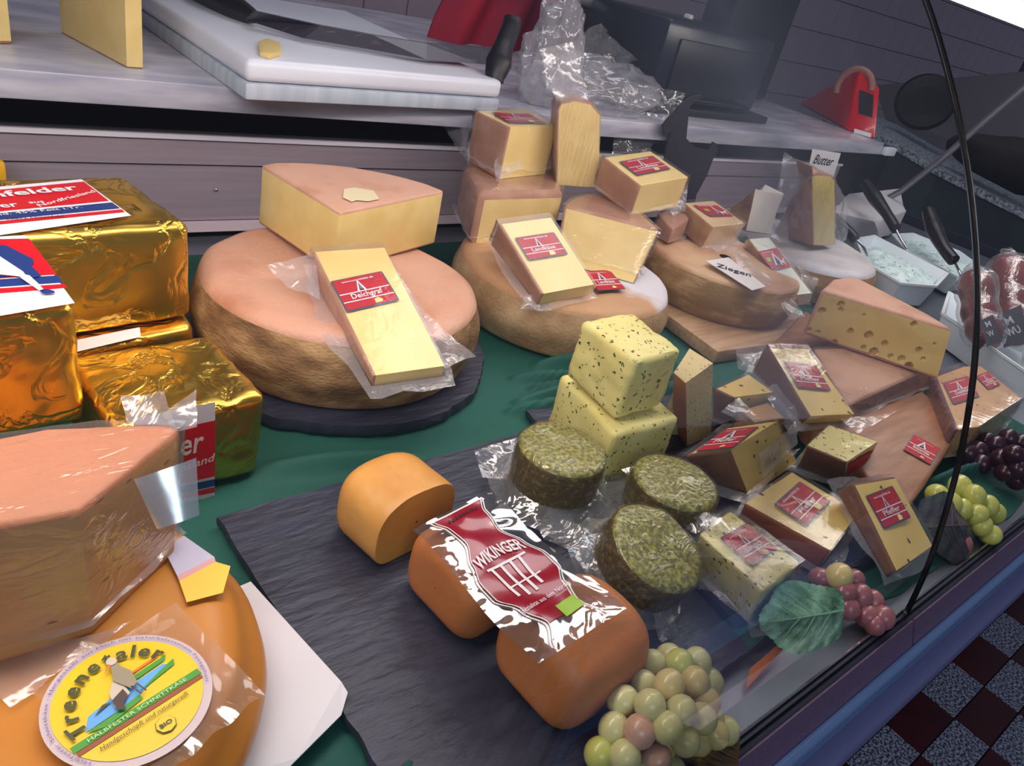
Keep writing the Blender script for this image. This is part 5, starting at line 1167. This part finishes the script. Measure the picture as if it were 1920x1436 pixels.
S0.poly(circ(.065 * R_, .08 * R_, .58 * R_, 14), sw, 10); S0.poly([(.03 * R_, .56 * R_), (-.10 * R_, .44 * R_), (.05 * R_, .52 * R_)], sb, 10)
for dx in (.06, .13): S0.poly([(dx * R_, .08 * R_), ((dx + .02) * R_, .08 * R_), ((dx + .05) * R_, -.10 * R_), ((dx + .03) * R_, -.10 * R_)], sd_, 9)
for p_ in S0.parts: pass
S0.build('sticker', tl_, 'round yellow sticker with a stork')
# white paper under the amber wheel
pz = .0105
pa_ = [P(470, 1090, .006), P(560, 1190, pz), P(640, 1278, pz + .003), P(652, 1298, pz + .002), P(640, 1340, pz), P(560, 1420, pz), P(480, 1500, .004), P(300, 1500, .004), P(330, 1150, .002)]
pm = mat('white_paper', (222, 218, 224), .6)
bm = bmesh.new(); tp_ = [bm.verts.new(p) for p in pa_]; bt_ = [bm.verts.new(p - Vector((0, 0, .0008))) for p in pa_]; n = len(pa_)
bm.faces.new(tp_); bm.faces.new(bt_[::-1])
for i in range(n): bm.faces.new((tp_[(i + 1) % n], tp_[i], bt_[i], bt_[(i + 1) % n]))
bmesh.ops.triangulate(bm, faces=[f for f in bm.faces if len(f.verts) > 4])
tag(put('paper_sheet', bm_mesh(bm, pm)), 'white paper sheet sticking out from under the amber wheel onto the slate', 'paper')

# ---- grapes and leaves
def grape_mat(name, rgb, rgb2, sc=25):
    return mat(name, rgb, .28, rgb2=rgb2, scale=sc, sss=.35, coat=.25, lo=.35, hi=.7)
gg = grape_mat('grape_green', (220, 216, 164), (200, 196, 120)); gp = grape_mat('grape_pink', (204, 152, 136), (216, 184, 148)); go = grape_mat('grape_amber', (226, 208, 152), (208, 186, 108)); gr = grape_mat('grape_rose', (150, 82, 104), (176, 120, 110)); gl_ = grape_mat('grape_lime', (206, 208, 110), (190, 190, 90)); gd = grape_mat('grape_dark', (62, 12, 34), (40, 10, 26))
gmesh = {}
def bunch(name, label, items, group=None, stem=None, cat='grapes'):
    cs = [P(u, v, z) for u, v, z, r_, m_ in items]; c0 = sum(cs, Vector()) / len(cs); c0.z = min(c.z for c in cs) - .009
    t = empty(name, c0, label, cat, group)
    for (u, v, z, r_, m_), c in zip(items, cs):
        if m_.name not in gmesh:
            bm = bmesh.new(); bmesh.ops.create_icosphere(bm, subdivisions=3, radius=1)
            for q_ in bm.verts: q_.co.z *= 1.10
            me = bm_mesh(bm, m_); me.polygons.foreach_set('use_smooth', [True] * len(me.polygons)); gmesh[m_.name] = me
        o = bpy.data.objects.new('grape', gmesh[m_.name]); COL.objects.link(o); o.parent = t; o.location = c - c0; o.scale = (r_, r_, r_)
        o.rotation_euler = (random.uniform(-.7, .7), random.uniform(-.7, .7), 0)
    # stalk through the bunch
    ct = [c0 + Vector((0, 0, .012)), c0 + Vector((.006, .004, .02)), (cs[0] + c0) / 2, cs[0]]
    put('stalk', tube_mesh(ct, .0016, mat('stalk_brown', (96, 70, 40), .7), 8), t)
    return t
def cp(a, b): return (1080 + a * .1979, 1180 + b * .1979)
g1 = [(725, 330, .038, gg), (980, 320, .044, gl_), (880, 270, .034, gg), (1150, 310, .036, gg), (1130, 500, .044, go), (1265, 500, .026, gg), (880, 530, .052, go), (640, 530, .036, gg), (445, 680, .038, gg), (700, 720, .050, gg), (1000, 770, .050, gg), (1190, 845, .044, gg), (1230, 680, .036, go), (360, 940, .030, gg), (605, 965, .040, gp), (860, 930, .046, gg), (1030, 1050, .036, gg), (1310, 985, .020, go), (1410, 960, .012, gg), (225, 1180, .020, gl_), (465, 1200, .028, gg), (755, 1225, .024, gp), (1040, 560, .034, gp), (980, 880, .028, go), (820, 1080, .024, go), (330, 1330, .012, gg), (600, 1400, .014, gg), (1150, 1050, .014, go), (900, 1350, .012, gg), (1260, 860, .020, gg)]
bunch('grape_bunch', 'large bunch of pale green and rose grapes at the bottom beside the front orange roll', [cp(a, b) + (z, .0100, m_) for a, b, z, m_ in g1])
g2 = [(1537, 1084, .020, .0095, gr), (1573, 1080, .030, .0115, go), (1600, 1088, .020, .010, gr), (1582, 1109, .022, .010, gr), (1612, 1117, .018, .0105, gr), (1636, 1128, .014, .010, gr), (1625, 1155, .008, .010, gr), (1653, 1158, .010, .011, gr), (1640, 1172, .006, .009, gr), (1590, 1140, .012, .010, gr)]
bunch('grape_bunch', 'small bunch of rose-violet grapes half covered by the green leaf by the glass', g2)
g3 = [(1757, 930, .022, .0130, gl_), (1800, 912, .036, .0125, gl_), (1826, 930, .036, .0125, gl_), (1780, 945, .030, .0125, gl_), (1852, 948, .028, .0115, gl_), (1800, 955, .026, .012, gl_), (1830, 965, .024, .012, gl_), (1866, 962, .018, .011, gl_), (1840, 985, .016, .011, gl_), (1856, 1002, .008, .0115, gl_), (1775, 1018, .006, .011, gl_), (1800, 1020, .006, .012, gr), (1750, 1012, .006, .011, gr)]
bunch('grape_bunch', 'bunch of lime green grapes with a dark leaf at the right behind the glass edge', g3)
g4 = [(u, v, z, .012, gd) for u, v, z in ((1868, 835, .030), (1890, 822, .040), (1914, 830, .040), (1875, 860, .028), (1900, 852, .044), (1925, 858, .040), (1885, 885, .020), (1908, 880, .030), (1930, 890, .03), (1835, 845, .020), (1850, 828, .022), (1815, 850, .016), (1905, 900, .014), (1840, 870, .012))]
bunch('grape_bunch', 'dark red-black grapes at the right edge beyond the glass joint', g4)
def leaf(c, x, y, rx, ry, m_, name, label, vein, curl=.012, seed=0.0):
    """broad vine leaf: serrated lobed outline, raised folds along the veins"""
    x = Vector(x).normalized(); n_ = x.cross(Vector(y)).normalized(); y = n_.cross(x); c = Vector(c)
    def rad(a):
        r_ = 1 + .07 * math.cos(5 * a + .5) + .03 * abs(math.sin(21 * a)) + .03 * noise.noise(Vector((math.cos(a) * 2, math.sin(a) * 2, seed)))
        return r_
    def srf(u, v, k=0.0):
        a = 2 * math.pi * u; r_ = rad(a) * v; px, py = math.cos(a) * rx * r_, math.sin(a) * ry * r_
        sc_ = 4 * px / rx - 3.2 * abs(py) / ry
        vv = abs(math.sin(sc_ * 2.2)) ** .5 * min(1, abs(py) / ry * 4)
        h = -curl * v * v * (1 + .4 * math.sin(3 * a)) - .0016 * vv * 1.2 + .0018 * noise.noise(Vector((px * 90, py * 90, seed)))
        return c + x * px + y * py + n_ * (h + k)
    t = empty(name, c, label, 'leaf')
    V, Fc = grid_patch(lambda u, v: srf(u, max(v, .001)), 120, 22, None, True)
    V2 = [v - n_ * .0006 for v in V]; o_ = len(V)
    put('blade', mk(V + V2, Fc + [tuple(i + o_ for i in f)[::-1] for f in Fc], m_), t, smooth=True)
    def at_xy(px, py, k=.0004):
        a = math.atan2(py / ry, px / rx); v = min(.98, math.hypot(px / rx, py / ry) / rad(a)); return srf((a / (2 * math.pi)) % 1, max(v, .001), k)
    pth = [at_xy(rx * (-.95 + 1.85 * q_ / 10), 0) for q_ in range(11)]; put('midrib', tube_mesh(pth, [.0011 * (1 - q_ / 14) for q_ in range(11)], vein, 6), t)
    for sgn in (1, -1):
        for x0_ in (-.85, -.5, -.12, .25):
            ln_ = (1 - abs(x0_ + .15)) * .95
            pth = [at_xy(rx * (x0_ + .62 * ln_ * q_ / 7), sgn * ry * (ln_ * .95 * q_ / 7)) for q_ in range(8)]
            put('vein', tube_mesh(pth, [.0008 * (1 - q_ / 9) for q_ in range(8)], vein, 6), t)
    return t
lm_ = mat('leaf_green', (140, 190, 160), .8, rgb2=(74, 122, 92), scale=55, bump=1.0, bscale=130, bdist=.004); lv = mat('leaf_vein', (122, 172, 142), .7)
lo_ = P(1520, 1155, .036); ln0 = Vector((-.35, -.55, .76)).normalized()
leaf(lo_, PP(1446, 1165, lo_, ln0) - PP(1606, 1140, lo_, ln0), PP(1505, 1220, lo_, ln0) - PP(1525, 1092, lo_, ln0), (PP(1600, 1140, lo_, ln0) - PP(1442, 1160, lo_, ln0)).length / 2, (PP(1520, 1090, lo_, ln0) - PP(1512, 1220, lo_, ln0)).length / 2, lm_, 'vine_leaf', 'grey-green toothed vine leaf lying over the rose grapes', lv, .008)
ld = mat('leaf_dark', (70, 54, 66), .7, rgb2=(46, 60, 60), scale=30, bump=.5, bscale=180)
lc = P(1790, 985, .030)
leaf(lc, P(1850, 985, .026) - P(1750, 990, .03), P(1790, 930, .045) - P(1790, 1030, .012), .034, .036, ld, 'dark_vine_leaf', 'dark purple-green vine leaf lying on the lime green grapes', mat('leaf_vein_dark', (88, 76, 84), .7), .008, 4.0)
# wilted brown leaf under the front grapes
leaf(P(1345, 1395, .012), (1, 0, 0), (0, 1, .15), .022, .016, mat('leaf_brown', (92, 62, 26), .7, rgb2=(60, 44, 20), scale=40), 'dry_leaf', 'dry brown leaf beneath the right side of the large grape bunch', mat('leaf_vein_dark2', (120, 90, 50), .7), .003, 7.0)
# dry orange-brown scrap by the green cloth edge
tag(put('dry_scrap', mk(*flap([P(1405, 1255, .004), P(1462, 1205, .008), P(1470, 1215, .004), P(1400, 1290, .002)], .002, 8, 2.0, 60), mat('scrap_orange', (176, 96, 40), .6)), smooth=True), 'orange-brown dry scrap lying between slate and glass', 'scrap')

# ---- far right: butter block, salad trays with forks, sausages, herb wedge
bt = empty('butter_block', P(1640, 420, .02), 'white paper-wrapped butter block behind the salad trays', 'butter')
T = [P(1575, 400, .065), P(1640, 345, .085), P(1700, 398, .06), P(1660, 420, .055)]
T = [P(1560, 395, .060), P(1590, 360, .075), P(1690, 352, .085), P(1700, 396, .06), P(1640, 415, .060)]
B = [Vector((p.x, p.y, .001)) for p in T]; B[4] = P(1650, 450, .001); B[0] = P(1570, 440, .001)
put('paper_wrapping', hull(T, B, [mat('butter_paper', (208, 204, 206), .6)], r=.006, seg=2, sub=3, amp=.006, nscale=16, ridged=True), bt)
tray_m = mat('tray_white', (214, 224, 232), .35); salad = mat('herb_salad', (208, 224, 224), .6, rgb2=(150, 184, 186), scale=60, bump=1.0, bscale=60, bdist=.006, lo=.45, hi=.7, flecks=((84, 112, 96), 70, .16))
def tray(poly, z1, z0, label, inset=.012, fill=True, m_=tray_m, fillm=salad, taper=.85, depth=None):
    """poly: rim polygon (world xy)"""
    n = len(poly); c = sum(poly, Vector()) / n; t = empty('serving_tray', Vector((c.x, c.y, z0)), label, 'tray')
    def ring(s_, z): return [Vector((c.x + (p.x - c.x) * s_, c.y + (p.y - c.y) * s_, z)) for p in poly]
    k = .94; d = depth or (z1 - z0) * .8
    rings = [ring(taper, z0), ring(taper + .02, z0 + .002), ring(.97, z1 - .006), ring(1.0, z1 - .004), ring(1.0, z1), ring(k, z1), ring(k - .02, z1 - .003), ring(taper * k, z1 - d)]
    V = sum(rings, []); Fc = [tuple(range(n))[::-1]] + [(j * n + i, j * n + (i + 1) % n, (j + 1) * n + (i + 1) % n, (j + 1) * n + i) for j in range(len(rings) - 1) for i in range(n)] + [tuple(range((len(rings) - 1) * n, len(rings) * n))]
    bm = bmesh.new(); me = mk(V, Fc, m_); bm.from_mesh(me); bmesh.ops.recalc_face_normals(bm, faces=bm.faces[:]); bm.to_mesh(me); bm.free(); autosmooth(me, .5); put('tray', me, t)
    if fill:
        rr = ring(.86, z1 - (z1 - z0) * .35)
        def sf(u, v):
            i = int(round(u * n * 6)) % (n * 6); a = rr[i // 6].lerp(rr[(i // 6 + 1) % n], (i % 6) / 6); p = a.lerp(Vector((c.x, c.y, a.z)), min(v, .999))
            p.z += .014 * min(1, v * 2.2) + .006 * noise.noise(p * 60) + .004 * noise.noise(p * 140); return p
        V, Fc = grid_patch(sf, n * 6, 24, None, True); put('salad_filling', mk(V, Fc, fillm), t, smooth=True, kind='stuff', label='creamy white filling with green herbs')
    return t
pa_ = [P(1603, 446, .055), P(1640, 440, .055), P(1780, 512, .055), P(1758, 536, .055), P(1690, 530, .055), P(1622, 490, .055)]
tray(pa_, .055, .002, 'white salad tray with creamy herb filling, nearer of the two behind the holed wedge')
pb_ = [P(1672, 438, .050), P(1712, 436, .050), P(1800, 470, .050), P(1851, 507, .050), P(1800, 520, .050), P(1700, 470, .050)]
tray(pb_, .050, .002, 'white salad tray further back with a pale filling and two forks')
pc_ = [P(1765, 585, .052), P(1778, 545, .052), P(1960, 625, .052), P(1960, 720, .052), P(1862, 652, .052)]
tc_ = tray(pc_, .052, .0, 'white tray at the right edge holding the red sausage bags', fill=False)
hblk = mat('fork_handle_black', (14, 14, 20), .35)
def fork(pts, rads, shaft, label):
    t = empty('serving_fork', shaft[-1], label, 'fork')
    p_, r_ = smoothpath(pts, rads, 6); me = tube_mesh(p_, r_, hblk, 14)
    hd_ = put('handle', me, t)
    a, b = Vector(pts[0]), Vector(pts[1]); c = a.lerp(b, .65); fn_ = (CAM - c).normalized(); ax_ = (b - a).normalized(); sx_ = ax_.cross(fn_).normalized()
    hole = [c + fn_ * rads[1] * .92 + ax_ * math.cos(2 * math.pi * k / 16) * rads[1] * 1.15 + sx_ * math.sin(2 * math.pi * k / 16) * rads[1] * .42 for k in range(16)]
    hi = [p - fn_ * .004 for p in hole]; V = hole + hi; Fc = [tuple(range(16))] + [(k, (k + 1) % 16, 16 + (k + 1) % 16, 16 + k) for k in range(16)]
    put('hanging_hole', mk(V, Fc, mat('hole_grey', (130, 140, 150), .5)), hd_, label='pale oval hanging hole')
    p_, r_ = smoothpath(shaft, [.0028] * len(shaft), 5); put('shaft', tube_mesh(p_, r_, chrome, 8), t)
    tip = Vector(shaft[-1]); d_ = (tip - Vector(shaft[-2])).normalized()
    return t
fork([PX(1622, 345, 1.90), PX(1640, 370, 1.86), PX(1662, 400, 1.82), PX(1679, 428, 1.79)], [.013, .017, .012, .012], [PX(1679, 428, 1.79), PX(1690, 450, 1.77), PX(1700, 466, 1.76)], 'black-handled fork standing in the further tray, nearest the butter block')
fork([PX(1740, 395, 1.85), PX(1752, 430, 1.81), PX(1770, 465, 1.76), PX(1788, 488, 1.74)], [.013, .018, .013, .013], [PX(1788, 488, 1.74), PX(1798, 508, 1.71), PX(1803, 520, 1.70)], 'black-handled fork at the right, standing upright above the sausage bags')
fork([PX(1560, 405, 1.62), PX(1580, 425, 1.60), PX(1595, 438, 1.59), PX(1603, 448, 1.585)], [.011, .012, .0105, .011], [PX(1603, 448, 1.585), PX(1618, 462, 1.58), PX(1626, 480, 1.575)], 'black-handled fork half hidden behind the yellow bagged wedge')
# sausage bags with dark labels
sm = mat('sausage_red', (112, 6, 26), .3, rgb2=(86, 10, 26), scale=10, coat=.6)
bagr = film_mat('sausage_film', gloss=.06, haze=.06, rough=.10, bump=.8, bscale=35)
navy = mat('navy_label', (34, 38, 56), .5)
def sausage(px0, px1, z0_, z1_, rad, label, seed, lab=None, txt=None, neck=True):
    a, b = PX(px0[0], px0[1], z0_), PX(px1[0], px1[1], z1_); t = empty('sausage_bag', b, label, 'sausage')
    pts = [a.lerp(b, k / 8) + Vector((0, 0, .004 * math.sin(k))) for k in range(9)]; rd_ = [rad * (.35 + .65 * math.sin(math.pi * min(1, (k + .6) / 3.2)) if k < 2 else (1 - .12 * (k % 2))) for k in range(8)] + [rad * .6]
    p_, r_ = smoothpath(pts, rd_, 4); put('sausage', tube_mesh(p_, r_, sm, 18), t)
    me = tube_mesh(p_, [x_ * 1.12 + .003 for x_ in r_], bagr, 24)
    for v in me.vertices: v.co += Vector(noise.noise_vector(v.co * 40 + Vector((seed, 0, 0)))) * .004
    put('clear_bag', me, t)
    if neck:
        bm = bmesh.new(); bmesh.ops.create_icosphere(bm, subdivisions=3, radius=1)
        for v in bm.verts: v.co = a + Vector((v.co.x, v.co.y, v.co.z * .8)) * rad * .55 * (1 + .5 * noise.noise(v.co * 2 + Vector((seed, 0, 0)))) + Vector((0, 0, .012))
        put('bag_knot', bm_mesh(bm, bagr), t, smooth=True)
    if lab:
        c_ = sum((PX(u, v, z1_) for u, v in lab), Vector()) / len(lab); n_ = ((CAM - c_).normalized() + Vector((0, 0, .5))).normalized(); c_ += n_ * rad * .9
        
        q_ = [PP(u, v, c_, n_) for u, v in lab]; F = Flat(c_, q_[1] - q_[0], (q_[0] - q_[-1]));
        if F.n.dot(n_) < 0: F.n = -F.n
        F.poly_px(lab, navy, 1)
        for s_, p0, p1, cp_ in txt: F.text_px(s_, p0, p1, mat('label_grey_print', (150, 150, 165), .5), 2, cap=cp_, bold=.02)
        F.build('label', t, 'dark blue-grey label with pale letters')
    return t
sausage((1822, 520), (1852, 650), 1.46, 1.38, .028, 'red sausages in a clear bag directly behind the glass joint', 1.0, [(1838, 600), (1862, 590), (1880, 640), (1850, 650)], [('M', (1850, 614), (1860, 611), .010), ('W', (1854, 632), (1866, 628), .010)])
sausage((1886, 492), (1906, 640), 1.60, 1.49, .031, 'red sausage bag with a knotted top at the right edge', 4.0, [(1868, 590), (1915, 572), (1928, 640), (1882, 652)], [('M', (1888, 610), (1902, 605), .014), ('WU', (1890, 632), (1916, 622), .014)])
sausage((1950, 505), (1968, 640), 1.72, 1.60, .029, 'red sausage bag cut off by the right edge of the view', 7.0)
# herb rind wedge with two labels
T = [P(1748, 703, .050), P(1800, 684, .050), P(1838, 682, .050), P(1918, 745, .050), P(1835, 800, .050), P(1790, 806, .050)]
B = [Vector((p.x, p.y, .005)) for p in T]
amb = mat('cut_orange', (214, 164, 104), .45, rgb2=(200, 148, 90), scale=12, flecks=((86, 52, 62), 75, .17)); herbr = mat('rind_flower', (84, 52, 66), .8, rgb2=(120, 84, 84), scale=110, bump=.9, bscale=160)
t, n_, o_ = pack(T, B, 'orange cheese piece with a violet herb rind and two red labels, behind the glass joint', mats=[herbr, amb], side=(0, 0, 0, 1, 1, 0), tmat=1, r=.006, lab=('Deichblüte', [(1766, 718), (1815, 706), (1835, 743), (1788, 760)]), seed=41.0, flange=.012, amp=.002)
red_label([(1828, 706), (1850, 698), (1876, 722), (1852, 732)], n_, o_ + n_ * .0004, t, 'Deichblüte')
# small red sticker on the wooden board
red_label([(1712, 815), (1763, 843), (1744, 873), (1693, 845)], Vector((0, 0, 1)), Vector((0, 0, .0302)), wb2, 'Bockshornklee', label='small red sticker')

# ---- yellow item at the left edge by the back panel
tag(put('yellow_pack', hull([PY(-40, 300, .93), PY(12, 303, .93), PY(16, 345, .93), PY(-40, 345, .93)], [p + Vector((-.01, .04, 0)) for p in (PY(-40, 300, .93), PY(12, 303, .93), PY(16, 345, .93), PY(-40, 345, .93))], [mat('pack_yellow', (226, 170, 40), .4)], r=.004)), 'bright yellow wrapped piece at the left edge behind the gold block', 'cheese')

# ================================================================== LAMP AND GLASS
lamp = empty('case_lamp', (1.2, .4, .49), 'slim fluorescent lamp tube running above the display at the upper right', 'lamp')
tubem = mat('lamp_tube', (255, 250, 246), .5, emit=14.0)
put('tube', tube_mesh([(.80, .405, .4925), (2.6, .405, .4925)], .0085, tubem, 16), lamp, smooth=True)
put('housing', hull([Vector(p) for p in ((.3, .392, .512), (2.8, .392, .512), (2.8, .45, .512), (.3, .45, .512))], [Vector(p) for p in ((.3, .392, .505), (2.8, .392, .505), (2.8, .45, .505), (.3, .45, .505))], [mat('lamp_housing', (210, 210, 215), .3)], r=.002), lamp)

glassm = bpy.data.materials.new('case_glass'); glassm.use_nodes = True
N = glassm.node_tree.nodes; L = glassm.node_tree.links; N.clear()
out = N.new('ShaderNodeOutputMaterial'); tr = N.new('ShaderNodeBsdfTransparent'); tr.inputs[0].default_value = (.97, .985, .985, 1); gl = N.new('ShaderNodeBsdfGlossy'); gl.inputs['Roughness'].default_value = .02
lw = N.new('ShaderNodeLayerWeight'); lw.inputs[0].default_value = .5; pw = N.new('ShaderNodeMath'); pw.operation = 'POWER'; pw.inputs[1].default_value = 5.0; L.new(lw.outputs['Facing'], pw.inputs[0])
fr = N.new('ShaderNodeMath'); fr.operation = 'MULTIPLY_ADD'; fr.inputs[1].default_value = .6; fr.inputs[2].default_value = .022; L.new(pw.outputs[0], fr.inputs[0]); mx = N.new('ShaderNodeMixShader')
L.new(fr.outputs[0], mx.inputs[0]); L.new(tr.outputs[0], mx.inputs[1]); L.new(gl.outputs[0], mx.inputs[2]); L.new(mx.outputs[0], out.inputs[0])
prof = [(.097, .000), (.105, .059), (.123, .135), (.145, .202), (.171, .261), (.202, .316), (.237, .368), (.277, .418), (.322, .466), (.372, .508), (.425, .54)]
pf, _r = smoothpath([Vector((0, y, z)) for y, z in prof], [1] * len(prof), 4)
def pane(x0, x1, label):
    th = .004; n = len(pf); V = []
    nrm = []
    for i, p in enumerate(pf):
        t_ = (pf[min(i + 1, n - 1)] - pf[max(i - 1, 0)]).normalized(); nrm.append(Vector((0, -t_.z, t_.y)))
    for x in (x0, x1):
        for i, p in enumerate(pf): V.append(Vector((x, p.y, p.z)))
        for i, p in enumerate(pf): q_ = p - nrm[i] * (-th); V.append(Vector((x, p.y, p.z)) - nrm[i] * th * -1)
    # order: x0 inner 0..n-1, x0 outer n..2n-1, x1 inner 2n.., x1 outer 3n..
    Fc = []; idx = []
    for i in range(n - 1):
        Fc.append((i, i + 1, 2 * n + i + 1, 2 * n + i)); idx.append(0)
        Fc.append((n + i, 3 * n + i, 3 * n + i + 1, n + i + 1)); idx.append(0)
        Fc.append((i, n + i, n + i + 1, i + 1)); idx.append(1); Fc.append((2 * n + i, 2 * n + i + 1, 3 * n + i + 1, 3 * n + i)); idx.append(1)
    Fc += [(0, 2 * n, 3 * n, n), (n - 1, 2 * n - 1, 4 * n - 1, 3 * n - 1)]; idx += [1, 1]
    me = mk(V, Fc, [glassm, mat('glass_edge', (16, 20, 22), .15)], idx)
    return tag(put('glass_pane', me, smooth=True), label, 'glass pane')
pane(-.75, .6555, 'curved glass front pane on the left, in front of most of the cheeses')
pane(.6590, 3.2, 'curved glass front pane on the right, beyond the dark curved joint')
GROUPS = {'gold_cheese_block': 'gold foil cheese blocks stacked at the left', 'cheese_roll': 'orange cheese rolls on the slate', 'herb_round': 'herb-coated round cheeses in clear bags', 'grape_bunch': 'bunches of grapes decorating the display', 'serving_tray': 'white trays at the right', 'serving_fork': 'black-handled forks in the trays', 'sausage_bag': 'red sausage bags at the right edge', 'slate_slab': 'slate slabs under the front cheeses', 'whole_cheese': 'whole cheese wheels', 'wrapped_cheese': 'film-wrapped cheese pieces', 'herb_cheese_block': 'stacked herb-flecked cheese blocks', 'wooden_board': 'wooden boards under the cheeses', 'glass_pane': 'curved glass front panes', 'cheese_wedge': 'cheese pieces on the marble worktop'}
for o in list(COL.objects):
    if o.parent is None and o.get('label') and o.name.split('.')[0] in GROUPS: o['group'] = GROUPS[o.name.split('.')[0]]
